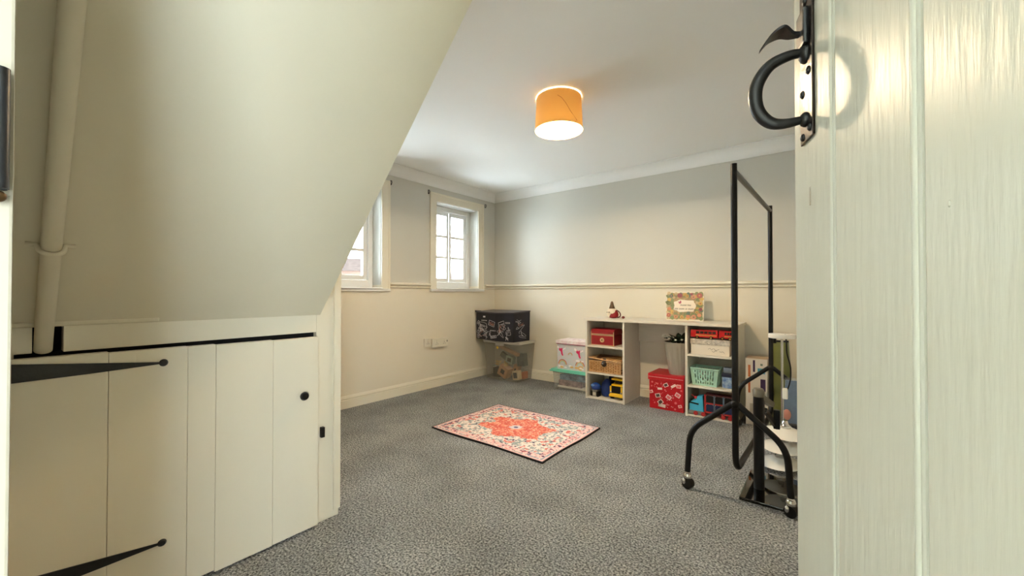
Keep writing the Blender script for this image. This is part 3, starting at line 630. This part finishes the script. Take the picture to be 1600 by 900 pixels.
pt = thing('planter', 'grey pleated planter standing on the red storage box', 'planter', (-1.005, 3.625, .298))
b = B(); NP = 22
b.capt = False
b.lathe([(.074, 0), (.079, .03), (.092, .13), (.105, .235), (.112, .268), (.113, .275), (.106, .275), (.100, .23)], n=NP*6, wob=lambda a, z: 1+(.06*abs(math.sin((a+z*.7)*NP/2))-.03 if .01 < z < .262 else 0)); b.o('pot', mat('grey_ceramic', (158, 151, 138), .5), pt, smooth=30)
B().lathe([(.0, .238), (.1, .238)], n=24).o('soil', mat('soil', (38, 30, 24), .95), pt)
pl_ = thing('potted_plant', 'leafy plant with pale buds growing in the grey pleated planter', 'plant', (-1.005, 3.625, .535))
M_leaf = mat('green_leaf', (58, 76, 56), .5, noise=(30, .35)); M_bud = mat('pale_bud', (216, 214, 196), .6)
rp = random.Random(3)
def leaf_mesh():
    b = B(); n_ = 6; V_ = []; F_ = []
    for i in range(n_+1):
        t = i/n_; w_ = .018*math.sin(math.pi*min(1, t*.95+.05))**.8; z = .018*math.sin(t*2.2)
        V_ += [(-w_, t*.075, z), (0, t*.075, z-.004), (w_, t*.075, z)]
    for i in range(n_): a = 3*i; F_ += [(a, a+1, a+4, a+3), (a+1, a+2, a+5, a+4)]
    b.faces(V_, F_); return b.o('leaf', M_leaf, pl_, smooth=60)
l0 = leaf_mesh()
for k in range(46):
    o_ = l0 if k == 0 else l0.copy()
    if k: COL.objects.link(o_)
    a = rp.uniform(0, 6.283); r = rp.uniform(.0, .075)
    o_.location = (r*math.sin(a)*-1, r*math.cos(a), rp.uniform(.022, .062)); o_.rotation_euler = (R(rp.uniform(-5, 45)), 0, a+rp.uniform(-.7, .7)); o_.scale = [rp.uniform(.7, 1.05)]*3
b = B()
for k in range(7): b.tube([(0, 0, .0), (rp.uniform(-.06, .06), rp.uniform(-.06, .03), .05)], .003, 6)
lf = b.o('stems', M_leaf, pl_); lf['kind'] = 'stuff'
for k, (x, y, z, r) in enumerate([(-.105, -.05, .085, .019), (-.05, -.09, .07, .010), (.005, -.1, .062, .009), (-.075, -.06, .082, .008), (.05, -.08, .066, .009)]): B().ball((x, y, z), r, (1, 1, .9), 12).o('bud', M_bud, pl_, smooth=60)
b = B(); b.tube([(-.03, -.03, .02), (-.07, -.045, .065), (-.1, -.05, .08)], .003, 6); b.o('stem', M_leaf, pl_)

# right shelf unit
M_busr = mat('bus_red', (196, 22, 28), .25, coat=.4); M_gold = mat('bus_gold', (206, 140, 60), .4); M_win = mat('toy_glass', (46, 30, 30), .15)
def bus(loc, ln, label, rz=0):
    t = thing('toy_bus', label, 'toy', loc, rz, 'toy buses')
    B().box((0, 0, .012), (ln, .062, .075), .007).o('body', M_busr, t)
    B().box((-.003, .004, .012), (.03, .058, .05), .008).o('bonnet', M_busr, t)
    B().box((.04, -.0012, .026), (ln-.008, .002, .034), .0004).o('stripe', M_gold, t)
    n_ = max(3, int(ln/.035)); x0 = .042; st = (ln-.05)/n_
    for k in range(n_): B().box((x0+k*st, -.0012, .043), (x0+k*st+st*.8, .002, .062), .0004).o('window', M_win, t)
    for x in (ln*.25, ln*.76):
        wh = B().cyl((x, -.003, .013), (x, .012, .013), .013, n=16).o('wheel', M_black, t, smooth=40); B().cyl((x, -.0042, .013), (x, -.002, .013), .006, n=12).o('hub', M_gold, wh)
    return t
fb = thing('floral_box', 'white lidded box with a grey floral print on the top shelf', 'box', (-.727, 3.462, S1))
M_flor = mat('floral_card', (226, 216, 200), .6, noise=(38, .28))
B().box((-.136, .004, 0), (.142, .26, .085), .002).o('body', mat('plain_card', (232, 222, 204), .6), fb)
ld_ = B().box((-.141, 0, .080), (.147, .264, .124), .002).o('lid', M_flor, fb)
b = B(); rp = random.Random(6)
for k in range(9):
    x = rp.uniform(-.12, .12); z = rp.uniform(.015, .06) if k < 4 else rp.uniform(.09, .115); y = .0032 if k < 4 else -.0008
    b.tube(smoothpath([Vector((x+.012*j*(1 if k % 2 else -1), y, min(max(z+rp.uniform(-.012, .012), .01), .118))) for j in range(4)], 4), .0011, 5)
lf = b.o('printed_sprigs', mat('sprig_grey', (128, 118, 108), .7), fb); lf['kind'] = 'stuff'
bus((-.866, 3.468, S1+.124), .20, 'bright red toy bus at the panel end of the floral box')
bus((-.660, 3.470, S1+.124), .105, 'short red toy bus behind the clothes rail upright on the floral box')

M_mint = mat('mint_plastic', (170, 212, 194), .35)
mb = thing('mint_basket', 'mint green slotted plastic basket on the middle shelf', 'basket', (-.768, 3.475, S2))
def slotted(P, nu, nv_, hole):
    """grid panel between four corners (bl, br, tr, tl) with slots left out"""
    bl, br_, tr_, tl_ = map(Vector, P); V_ = []; F_ = []
    for j in range(nv_+1):
        for i in range(nu+1):
            u, v = i/nu, j/nv_; V_.append((bl*(1-u)+br_*u)*(1-v)+(tl_*(1-u)+tr_*u)*v)
    for j in range(nv_):
        for i in range(nu):
            if not hole(i, j): F_.append((j*(nu+1)+i, j*(nu+1)+i+1, (j+1)*(nu+1)+i+1, (j+1)*(nu+1)+i))
    return B().faces(V_, F_)
bx0, bx1, tx0, tx1, dp, ht = -.088, .088, -.104, .104, .17, .135
C8 = dict(bl=(bx0, .012, 0), br=(bx1, .012, 0), tr=(tx0*-1, 0, ht), tl=(tx0, 0, ht), bbl=(bx0, dp-.012, 0), bbr=(bx1, dp-.012, 0), btr=(tx1, dp, ht), btl=(tx0, dp, ht))
def hf(i, j):
    if i < 3 or i > 17 or i % 2 == 0: return False
    return j in ((1, 2, 4, 5, 7) if (i//2) % 2 else (1, 3, 4, 6, 7))
for nm, P in (('front_wall', ('bl', 'br', 'tr', 'tl')), ('back_wall', ('bbl', 'bbr', 'btr', 'btl')), ('side_wall', ('bl', 'bbl', 'btl', 'tl')), ('side_wall', ('br', 'bbr', 'btr', 'tr'))):
    o_ = slotted([C8[q] for q in P], 21, 9, hf).o(nm, M_mint, mb); md = o_.modifiers.new('thickness', 'SOLIDIFY'); md.thickness = .003
B().box((bx0, .012, 0), (bx1, dp-.012, .004)).o('base', M_mint, mb)
B().tube(fillet([(0, -.002, ht), (tx1, -.002, ht), (tx1+.002, dp/2, ht), (tx1, dp+.002, ht), (0, dp+.002, ht), (tx0, dp+.002, ht), (tx0-.002, dp/2, ht), (tx0, -.002, ht), (-.001, -.002, ht)], .02), .006, 8).o('rim', M_mint, mb, smooth=60)
bj = thing('blue_tub', 'small blue printed tub beside the mint basket', 'tub', (-.602, 3.52, S2))
B().box((-.042, -.03, 0), (.04, .06, .10), .012).o('body', mat('blue_print', (44, 92, 160), .35, noise=(30, .4), col2=(170, 190, 206)), bj, smooth=40)
B().box((-.044, -.032, .085), (.042, .062, .118), .008).o('band', mat('navy_band', (24, 32, 58), .4), bj, smooth=40)
B().box((-.034, -.02, .116), (.034, .05, .158), .012).o('cap', mat('grey_blue_cap', (112, 124, 140), .4), bj, smooth=40)

tr_ = thing('toy_transporter', 'toy car transporter with a light blue cab and red trailer on the bottom shelf', 'toy', (-.876, 3.448, S0))
M_sky = mat('sky_blue_plastic', (70, 178, 214), .3); M_tr = mat('transporter_red', (176, 44, 40), .4); M_gr2 = mat('bumper_grey', (120, 118, 112), .5)
cab = B().prism([(0, .028), (.0, .082), (.012, .104), (.05, .118), (.06, .150), (.098, .156), (.104, .028)], (.004, .0, 0), (1, 0, 0), (0, 0, 1), (0, .082, 0)).o('cab', M_sky, tr_)
B().box((-.002, -.002, .006), (.106, .084, .036), .006).o('bumper', M_gr2, tr_)
B().box((.0, -.0025, .086), (.074, .085, .098), .002, (0, R(6), 0)).o('windscreen', M_black, cab)
B().ball((.050, .03, .132), .013, (1.2, 1, .9)).o('siren', mat('siren_red', (170, 28, 44), .25), cab, smooth=60)
B().tube([(.04, .03, .134), (.02, .028, .148), (.012, .026, .15)], .0035, 8).o('horn', M_tr, cab, smooth=60)
tra = B().box((.116, .0, .030), (.322, .09, .042), .002).o('trailer_deck', M_tr, tr_)
B().box((.116, .0, .100), (.322, .09, .110), .002).o('trailer_deck', M_tr, tr_); B().box((.116, .0, .168), (.322, .09, .176), .002).o('trailer_deck', mat('transporter_dark', (74, 24, 28), .5), tr_)
for i in range(4): 
    for y in (.0, .083): B().box((.116+.0653*i-.001, y, .03), (.116+.0653*i+.010, y+.007, .175), .001).o('trailer_post', M_tr if i == 0 else mat('post_grey', (92, 110, 124), .5), tr_)
for zz in (.044, .112):
    for i in range(3):
        B().prism([(0, 0), (.054, 0), (.054, .05), (.044, .054), (.008, .054), (0, .046)], (.127+.0653*i, .004, zz), (1, 0, 0), (0, 0, 1), (0, .003, 0)).o('trailer_window', mat('trailer_blue', (26, 40, 78), .3) if zz < .1 else M_void, tr_)
for x in (.052, .108, .25, .298):
    wh = B().cyl((x, -.008, .016), (x, .014, .016), .0165, n=18).o('wheel', mat('wheel_red', (168, 30, 36), .4), tr_, smooth=40); B().cyl((x, -.0095, .016), (x, -.007, .016), .008, n=12).o('hub', M_tr, wh)

# ------------------------------------------------------------------ boxes left of the desk
M_clear = clear('clear_plastic', (214, 220, 216), .24); M_teal = mat('teal_lid', (112, 204, 180), .35)
tb = thing('clear_storage_box', 'flat clear plastic storage box with a teal lid beside the desk', 'storage box', (-2.045, 3.555, 0))
def open_box(x0, y0, x1, y1, z1, tx, ty, t=.003, mat_=None, parent=None, name='body'):
    b = B(); A = [(x0, y0, .012), (x1, y0, .012), (x1, y1, .012), (x0, y1, .012), (x0-tx, y0-ty, z1), (x1+tx, y0-ty, z1), (x1+tx, y1+ty, z1), (x0-tx, y1+ty, z1)]
    b.faces(A, [(3, 2, 1, 0), (0, 1, 5, 4), (1, 2, 6, 5), (2, 3, 7, 6), (3, 0, 4, 7)]); return b.o(name, mat_, parent)
open_box(-.178, .012, .185, .25, .186, .012, .01, mat_=M_clear, parent=tb)
B().box((-.225, -.016, .186), (.215, .272, .200), .004).box((-.212, -.006, .200), (.203, .262, .214), .004).o('lid', M_teal, tb)
for x in (-.16, .16):
    for y in (.03, .23): B().cyl((x, y, 0), (x, y, .014), .016, n=14).o('foot', M_clear, tb)
B().box((-.19, -.004, .172), (.197, .266, .187), .003).o('rim', M_clear, tb)
def tagbox(lo, hi, bev, m, name, label, cat, rot=None, group=None): return tag(B().box(lo, hi, bev, rot).o(name, m), label, cat, group)
M_navyp = mat('navy_print', (46, 74, 112), .5, noise=(22, .4), col2=(120, 160, 186)); M_plump = mat('plum_print', (92, 66, 78), .5, noise=(26, .35), col2=(170, 140, 140))
tagbox((-2.205, 3.60, .018), (-1.885, 3.78, .036), .003, mat('pale_tray', (214, 206, 190), .4), 'tray', 'pale tray at the bottom of the teal-lidded box', 'tray')
tagbox((-2.195, 3.605, .036), (-1.93, 3.775, .095), .006, M_plump, 'board_game', 'plum coloured printed game box inside the teal-lidded box', 'game box')
tagbox((-2.185, 3.61, .098), (-1.885, 3.77, .150), .006, M_navyp, 'board_game', 'navy and blue printed game box inside the teal-lidded box', 'game box')
ub = thing('unicorn_box', 'pale lidded box printed with pink unicorns and rainbows on the teal lid', 'box', (-2.03, 3.575, .214))
M_pale = mat('pale_print', (212, 198, 200), .5, noise=(26, .14), col2=(196, 206, 206)); M_hot = mat('hot_pink', (222, 36, 96), .5); M_wh = mat('print_white', (240, 234, 232), .5); M_rain = [mat('rainbow_%d' % i, c, .5) for i, c in enumerate([(196, 108, 96), (222, 176, 110), (160, 196, 170)])]
B().box((-.163, .0, 0), (.158, .235, .262), .002).o('body', M_pale, ub)
ld_ = B().box((-.177, -.008, .258), (.164, .243, .294), .003).o('lid', mat('lid_print', (220, 190, 194), .5, noise=(24, .3), col2=(240, 236, 232)), ub)
B().box((-.168, -.0095, .256), (.162, -.006, .262)).o('lid_trim', mat('magenta_trim', (150, 40, 84), .5), ld_)
b = B(); rp = random.Random(9)
for x, z in ((-.115, .175), (.085, .165)):     # rearing unicorns
    b.m(0).prism([(-.022, .045), (-.004, .03), (.004, .042), (.014, .04), (.013, .012), (.016, -.012), (.024, -.034), (.012, -.04), (.0, -.022), (-.006, .004), (-.022, .012), (-.028, .024)], (x, -.0018, z), (1, 0, 0), (0, 0, 1), (0, .002, 0))
    b.m(1).prism([(-.05, .04), (-.02, .03), (-.016, .04), (-.045, .062)], (x, -.0018, z), (1, 0, 0), (0, 0, 1), (0, .002, 0)); b.m(1).prism([(.018, .03), (.048, .05), (.05, .035), (.02, .02)], (x, -.0018, z), (1, 0, 0), (0, 0, 1), (0, .002, 0))
for x, z in ((-.10, .05), (.10, .05), (-.01, .15)):
    for k in range(3):
        r0, r1 = .052-.009*k, .045-.009*k; pts = [(r0*math.cos(R(a)), r0*math.sin(R(a))) for a in range(0, 181, 20)]+[(r1*math.cos(R(a)), r1*math.sin(R(a))) for a in range(180, -1, -20)]
        s_ = 1 if z < .1 else .5; b.m(2+k).prism([(p_*s_, q_*s_) for p_, q_ in pts], (x, -.0018, z), (1, 0, 0), (0, 0, 1), (0, .002, 0))
for k in range(16):
    x, z = rp.uniform(-.145, .14), rp.choice((.022, .03, .04, .10, .12, .235)); r = rp.uniform(.010, .02)
    b.m(rp.choice((1, 1, 4, 3))).prism([(r*math.cos(t*.785)*1.4, r*.7*math.sin(t*.785)) for t in range(8)], (x, -.0016-.0001*k, z), (1, 0, 0), (0, 0, 1), (0, .0016, 0))
lf = b.o('unicorn_prints', [M_hot, M_wh]+M_rain, ub); lf['kind'] = 'stuff'

# ------------------------------------------------------------------ corner: clear tub with toys, black printed box on top
ct = thing('clear_tub', 'large clear plastic tub of toys in the room corner', 'storage box', (-2.89, 3.515, 0))
open_box(-.215, .0, .228, .255, .428, .035, .02, mat_=clear('smoky_clear', (172, 170, 158), .30), parent=ct)
B().tube(fillet([(0, -.026, .432), (.268, -.026, .432), (.268, .278, .432), (-.255, .278, .432), (-.255, -.026, .432), (-.001, -.026, .432)], .03), .0095, 8).o('rim', mat('tub_rim', (176, 172, 160), .4), ct, smooth=60)
B().box((-.26, -.03, .437), (.273, .283, .452), .006).o('lid', mat('tub_lid', (168, 164, 152), .45), ct)
for y in (-.032,): B().box((-.06, y-.004, .40), (.06, y+.006, .44), .004).o('clip_handle', mat('tub_clip', (160, 156, 146), .4), ct)
b = B(); b.prism([(.02*(1 if t % 2 == 0 else .5)*math.cos(t*.628), .02*(1 if t % 2 == 0 else .5)*math.sin(t*.628)) for t in range(10)], (-.045, -.0205, .375), (1, 0, 0), (0, 0, 1), (0, .002, 0)); b.o('star_sticker', M_yel, ct)
M_tan = mat('tan_card', (196, 148, 108), .7, noise=(14, .15)); M_slate = mat('slate_toy', (70, 82, 80), .5, noise=(18, .3)); M_dk = mat('dark_toy', (40, 42, 40), .6, noise=(20, .3)); M_pg = mat('sage_toy', (142, 158, 146), .5, noise=(16, .2)); M_wd = mat('wood_toy', (210, 178, 120), .6, noise=(20, .2))
def toy(name, lo, hi, m, label, cat, rot=None, win=None):
    c = [(p_+q_)/2 for p_, q_ in zip(lo, hi)]; t = thing(name, label, cat, c); t.rotation_euler = rot or (0, 0, 0)
    h = [(q_-p_)/2 for p_, q_ in zip(lo, hi)]
    B().box([-v for v in h], h, .004).o('body', m, t)
    if win: B().box((-h[0]*win, -h[1]-.002, -h[2]*win), (h[0]*win, -h[1]+.002, h[2]*win), .001).o('panel', M_dk, t)
toy('toy_block', (-2.98, 3.56, .035), (-2.85, 3.66, .155), M_tan, 'tan toy house block with a dark square window inside the tub', 'toy', (0, R(24), 0), .42)
toy('toy_block', (-2.858, 3.675, .05), (-2.785, 3.735, .165), M_tan, 'tan toy block with a narrow dark window leaning in the tub', 'toy', (0, R(20), 0), .3)
toy('toy_block', (-2.78, 3.57, .02), (-2.70, 3.64, .12), mat('pale_card', (214, 190, 150), .6), 'pale toy block with a dark front near the tub corner', 'toy', (0, R(-8), 0), .62)
toy('toy_case', (-2.90, 3.60, .19), (-2.80, 3.66, .27), M_pg, 'sage green toy case in the middle of the tub', 'toy', (0, R(10), 0), .55)
toy('toy_plank', (-3.0, 3.60, .315), (-2.72, 3.64, .350), M_tan, 'long tan card strip lying slanted near the top of the tub', 'toy', (0, R(16), 0))
toy('toy_board', (-3.06, 3.69, .20), (-2.88, 3.73, .26), M_slate, 'slate coloured toy board leaning at the back of the tub', 'toy', (0, R(28), 0))
toy('toy_box', (-3.09, 3.60, .014), (-2.995, 3.74, .12), M_dk, 'dark toy box at the bottom of the tub', 'toy')
toy('toy_box', (-2.785, 3.66, .16), (-2.69, 3.74, .30), M_slate, 'slate coloured toy box standing against the tub end', 'toy', (0, R(-6), 0))
toy('toy_block', (-2.72, 3.66, .02), (-2.685, 3.74, .10), mat('orange_card', (190, 112, 76), .6), 'orange toy block low against the tub end', 'toy')
rp = random.Random(12)
for k in range(9):
    b = B(); a = rp.uniform(-.7, .7); b.box((-.022, -.012, -.010), (.022, .012, .010), .004); o_ = b.o('wooden_piece', M_wd if k % 3 else M_pg)
    o_.location = (-3.065+.021*k, 3.60+.03*(k % 2), .142+.024*((k*2) % 3)); o_.rotation_euler = (a*.4, a, a)
    tag(o_, 'small pale wooden toy piece heaped above the dark toy box in the tub' if k % 3 else 'small sage toy piece among the wooden pieces in the tub', 'toy piece', 'pale wooden pieces in the tub' if k % 3 else 'sage pieces in the tub')

bb = thing('black_printed_box', 'black fabric box printed with white game doodles on top of the clear tub', 'box', (-2.95, 3.44, .452))
M_bf = mat('black_fabric', (16, 17, 22), .55, noise=(6, .4), col2=(20, 24, 44)); M_dood = mat('doodle_white', (206, 202, 206), .6); M_rd = mat('doodle_rust', (176, 120, 104), .6); M_bt = mat('box_top', (62, 58, 70), .4)
FL, FM, FRr, BR, BL = (-.285, .03), (.02, .012), (.262, .035), (.290, .30), (-.262, .31)
bot = [FL, FM, FRr, BR, BL]; topz = [.312, .305, .312, .326, .325]; botz = [.008, 0, .0, .0, 0]
V_ = [(x*.985, y, z) for (x, y), z in zip(bot, botz)]+[(x*1.01, y, z) for (x, y), z in zip(bot, topz)]
B().faces(V_, [(4, 3, 2, 1, 0), (0, 1, 6, 5), (1, 2, 7, 6), (2, 3, 8, 7), (3, 4, 9, 8), (4, 0, 5, 9)]).o('body', M_bf, bb)
B().faces([(x*1.02, y-.006 if y < .1 else y+.004, z+.001) for (x, y), z in zip(bot, topz)]+[(x*1.02, y-.006 if y < .1 else y+.004, z+.014) for (x, y), z in zip(bot, topz)], [(4, 3, 2, 1, 0), (5, 6, 7, 8, 9)]+[(i, (i+1) % 5, 5+(i+1) % 5, 5+i) for i in range(5)]).o('lid', M_bt, bb)
B().faces([(-.31, .035, .318), (-.20, .02, .318), (-.27, .10, .332), (-.32, .04, .337)], [(0, 1, 2), (0, 2, 3), (0, 1, 3), (1, 2, 3)]).o('corner_flap', M_bf, bb)
def fpt(u, z):      # point just off the front faces, u from 0 (left) to 1 (right)
    if u > 1: q = (u-1)/.5; return Vector((FRr[0]*(1-q)+BR[0]*q+.0035, FRr[1]*(1-q)+BR[1]*q, z))
    a, c, q = (FL, FM, u/.55) if u < .55 else (FM, FRr, (u-.55)/.45)
    return Vector((a[0]*(1-q)+c[0]*q, a[1]*(1-q)+c[1]*q-.0025, z))
b = B(); rp = random.Random(21)
def line(pts, m_, r=.0022): b.m(m_).tube([fpt(u, z) for u, z in pts], r, 5)
for u0, z0 in ((.17, .225), (.42, .115)):
    for k in range(4): b.m(0).ball(fpt(u0+.042*k, z0), .0065, (1, .4, 1), 8)
b.m(0).box(fpt(.235, .268)-Vector((.016, .0008, .009)), fpt(.235, .268)+Vector((.016, .0008, .009)))
def rect(u, z, w_, h_, a, m_):
    P = [(-w_, -h_), (w_, -h_), (w_, h_), (-w_, h_), (-w_, -h_)]; line([(u+(x*math.cos(a)-y*math.sin(a))/.57, z+x*math.sin(a)+y*math.cos(a)) for x, y in P], m_)
rect(.45, .195, .045, .028, -.25, 0); rect(.45, .195, .030, .008, -.25, 1); rect(.455, .183, .028, .004, -.25, 1); rect(.70, .205, .04, .014, .3, 0); rect(.50, .045, .045, .013, .18, 0); rect(.50, .045, .03, .005, .18, 0)
rect(.06, .20, .01, .02, -.5, 0); rect(.86, .21, .03, .006, 0, 0)
for cx, cz, wd, n_ in ((.22, .15, .10, 7), (.20, .09, .09, 6), (.10, .12, .05, 5), (.72, .14, .06, 8), (.68, .09, .05, 6), (.88, .12, .04, 5), (.28, .06, .05, 4), (.80, .05, .05, 4), (.12, .04, .05, 4), (.38, .08, .04, 3), (1.2, .16, .08, 7), (1.25, .08, .08, 6), (1.15, .22, .05, 4)):
    for q in range(2):
        pts = [Vector((cx+rp.uniform(-wd, wd)/.57*.95, min(max(cz+rp.uniform(-.05, .05), .014), .27), 0)) for _ in range(n_)]
        line([((min(max(v_.x, 1.04), 1.46) if cx > 1 else min(max(v_.x, .02), .97)), v_.y) for v_ in smoothpath(pts, 4)], 0 if rp.random() < .9 else 1, .0016)
lf = b.o('printed_doodles', [M_dood, M_rd], bb); lf['kind'] = 'stuff'

# ------------------------------------------------------------------ clothes rail
ck = thing('clothes_rail', 'black tubular clothes rail on castors standing beside the open door', 'clothes rail', (-.345, 2.183, 0))
RL = 1.222; rr_ = .0145; ZTOP = 1.62; ZB = .14; TX = .035
B().tube(fillet([(0, 0, ZTOP), (0, 0, ZB), (TX, RL, ZB), (TX, RL, ZTOP)], .10, 8), rr_, 14).o('frame', M_black, ck, smooth=60)
B().tube([(0, .0, ZTOP-.035), (TX, RL, ZTOP-.035)], .0135, 14).o('hanging_rail', mat('grey_tube', (74, 72, 68), .35, metal=.5), ck, smooth=60)
for y, x0 in ((0, 0), (RL, TX)):
    for s in (-1, 1):
        lg = B().tube(fillet([(x0+.012*s, y, .462), (x0+.205*s, y-.012*s*0, .30), (x0+.218*s, y, .085)], .07, 7), .0145, 12).o('leg', M_black, ck, smooth=60)
        lg2 = B().lathe([(.012, .052), (.021, .055), (.021, .068), (.016, .076), (0, .076)], (x0+.218*s, y, 0), 16).o('castor_cup', M_chrome, lg, smooth=50)
        wy_ = .012
        w1 = B().tube([(x0+.218*s-.004, y-.016, .026), (x0+.218*s+.008, y+.016, .026)], .026, 18).o('castor_wheel', M_black, lg, smooth=40)
        B().ball((x0+.218*s-.014, y-.010, .036), .016, (.7, .9, 1.1)).o('castor_hood', M_chrome, lg, smooth=60)
    B().ball((x0, y, .462), .021, (1, 1, 1.1)).o('leg_joint', M_black, ck, smooth=60)

# ------------------------------------------------------------------ things behind the rail
M_gloss = mat('black_glass', (9, 9, 10), .04, coat=1.0)
ts = thing('screen_stand', 'black screen stand with a glossy black glass base under the clothes rail', 'stand', (-.27, 2.36, 0))
B().box((-.066, -.148, .0), (.37, .235, .014), .003).o('base_plate', M_gloss, ts)
B().tube([(.0, .01, .014), (.0, .01, .48)], .024, 18).o('pole', M_black, ts, smooth=50)
M_gb = mat('grey_bracket', (112, 106, 92), .45, metal=.3)
B().lathe([(.026, .475), (.027, .505), (.020, .515), (0, .515)], (0, .01, 0), 18).o('pole_cap', M_gb, ts, smooth=50)
B().box((-.002, .02, .425), (.034, .20, .452), .004, (R(-24), 0, R(-14))).o('bracket_arm', M_gb, ts)
B().box((.03, .06, .32), (.046, .26, .345), .003, (R(-38), 0, R(-14))).o('bracket_arm', M_black, ts)
B().box((.045, .20, .27), (.075, .23, .37), .004).o('bracket_end', M_black, ts)
B().box((.004, .06, .30), (.020, .075, .44), .002).o('bracket_link', M_black, ts)

lf_ = thing('light_fitting', 'chrome stemmed light fitting with white saucer shades standing on the floor', 'light fitting', (-.196, 2.735, 0))
M_sau = mat('white_saucer', (238, 236, 228), .25)
B().cyl((0, 0, .014), (0, 0, .745), .0065, n=14).o('stem', M_chrome, lf_, smooth=40)
for k, (z, dx) in enumerate(((.035, -.01), (.125, 0), (.205, .012))):
    b = B(); b.T = Matrix.Translation((dx, 0, z)) @ Euler((R(4), R(-3+3*k), 0)).to_matrix().to_4x4()
    b.lathe([(.105, 0), (.108, .002), (.075, .018), (.03, .036), (.0, .04)], n=36); sc_ = b.o('saucer', M_sau, lf_, smooth=60)
    b = B(); b.lathe([(.028, z+.034), (.030, z+.045), (.018, z+.055), (.012, z+.075), (0, z+.075)], (dx, 0, 0), 20); b.o('lamp_holder', M_chrome, sc_, smooth=50)
b = B(); b.lathe([(.0, .742), (.066, .742), (.068, .746), (.066, .764), (.0, .766)], n=32); b.o('ceiling_plate', M_sau, lf_, smooth=40)
B().tube(smoothpath([Vector(q) for q in ((.016, -.02, .765), (.022, -.03, .73), (.024, -.02, .66), (.04, -.01, .58), (.036, 0, .5), (.02, 0, .44))]), .0038, 8).o('cable', M_black, lf_, smooth=60)
B().box((.0, -.014, .40), (.026, .014, .46), .005).o('terminal', M_sau, lf_)
B().cyl((0, 0, 0), (0, 0, .03), .03, n=20).o('foot', M_chrome, lf_, smooth=40)

wb = thing('white_carton', 'tall white cardboard carton printed with coloured pictures beside the desk end', 'box', (-.418, 3.52, 0), R(0))
B().box((-.067, 0, 0), (.075, .16, .50), .002).o('body', mat('carton_white', (226, 218, 206), .6), wb)
B().faces([(-.067, 0, .5), (.075, 0, .5), (.075, .16, .5), (-.067, .16, .5), (-.03, .03, .503), (.06, .03, .503), (.06, .14, .503), (-.03, .14, .503)], [(0, 1, 5, 4), (1, 2, 6, 5), (2, 3, 7, 6), (3, 0, 4, 7), (4, 5, 6, 7)]).o('top_flaps', mat('carton_card', (196, 172, 144), .8), wb)
for x0, x1, z0, z1, c, nm in ((-.05, -.034, .36, .45, (196, 112, 62), 'printed_panel'), (-.018, -.004, .40, .488, (64, 44, 80), 'printed_panel'), (.012, .06, .39, .43, (80, 160, 180), 'printed_panel'), (.03, .045, .45, .465, (110, 130, 110), 'printed_panel'), (.03, .062, .26, .35, (62, 36, 76), 'printed_panel'), (-.05, -.036, .24, .32, (190, 104, 60), 'printed_panel'), (-.04, .05, .06, .16, (190, 176, 156), 'printed_panel')): B().box((x0, -.001, z0), (x1, .001, z1)).o(nm, mat('print_%d_%d' % (c[0], c[2]), c, .5), wb)

gb = thing('green_bag', 'tall tapered olive green gift bag with pale edges behind the rail', 'bag', (-.258, 3.50, 0))
B().frustum((-.075, 0, 0), (.085, .09, .64), (-.058, .035, .045, .05)).o('body', mat('olive_paper', (122, 124, 62), .4, noise=(5, .15)), gb)
for s, x0, x1 in ((-1, -.077, -.060), (1, .087, .047)): B().prism([(x0, 0), (x0-.007*s*-1*-1, 0), (x1-.006*s*-1*-1, .64), (x1, .64)], (0, -.003, 0), (1, 0, 0), (0, .055, 1), (0, .004, 0)).o('pale_edge', mat('bag_edge', (170, 170, 142), .5), gb)
B().box((-.064, .028, .625), (-.03, .055, .672), .003).o('clip', M_black, gb); B().box((-.03, .03, .636), (.045, .054, .648), .002).o('top_band', M_black, gb)
bp = thing('blue_packet', 'clear hanging packet with a blue picture card leaning beside the green bag', 'packet', (-.165, 3.30, 0))
bp.rotation_euler = (R(-6), 0, R(8))
B().frustum((-.068, 0, .115), (.072, .03, .40), (-.048, .01, .048, .03)).o('card', mat('blue_card', (94, 122, 158), .35, noise=(14, .2)), bp)
B().frustum((-.073, -.006, .105), (.077, .04, .415), (-.052, .004, .052, .04)).o('sleeve', clear('packet_film', (190, 206, 216), .16), bp)
B().ball((-.045, -.003, .17), .026, (.9, .2, 1.4)).o('picture', mat('picture_pink', (190, 130, 116), .5), bp, smooth=60)
B().box((-.06, .0, 0), (.066, .034, .115), .003).o('packet_foot', mat('packet_dark', (30, 30, 36), .5), bp)
kc = thing('black_case', 'black case on the floor in the corner beyond the clothes rail', 'case', (.06, 3.50, 0))
B().box((-.17, .0, 0.0), (.22, .28, .36), .02).o('body', M_black, kc, smooth=40)
B().tube(fillet([(-.05, .12, .355), (-.05, .12, .40), (.1, .12, .40), (.1, .12, .355)], .02), .009, 8).o('handle', M_black, kc, smooth=50)
B().box((-.172, -.002, .2), (.222, .282, .208), .002).o('seam', M_grey, kc)
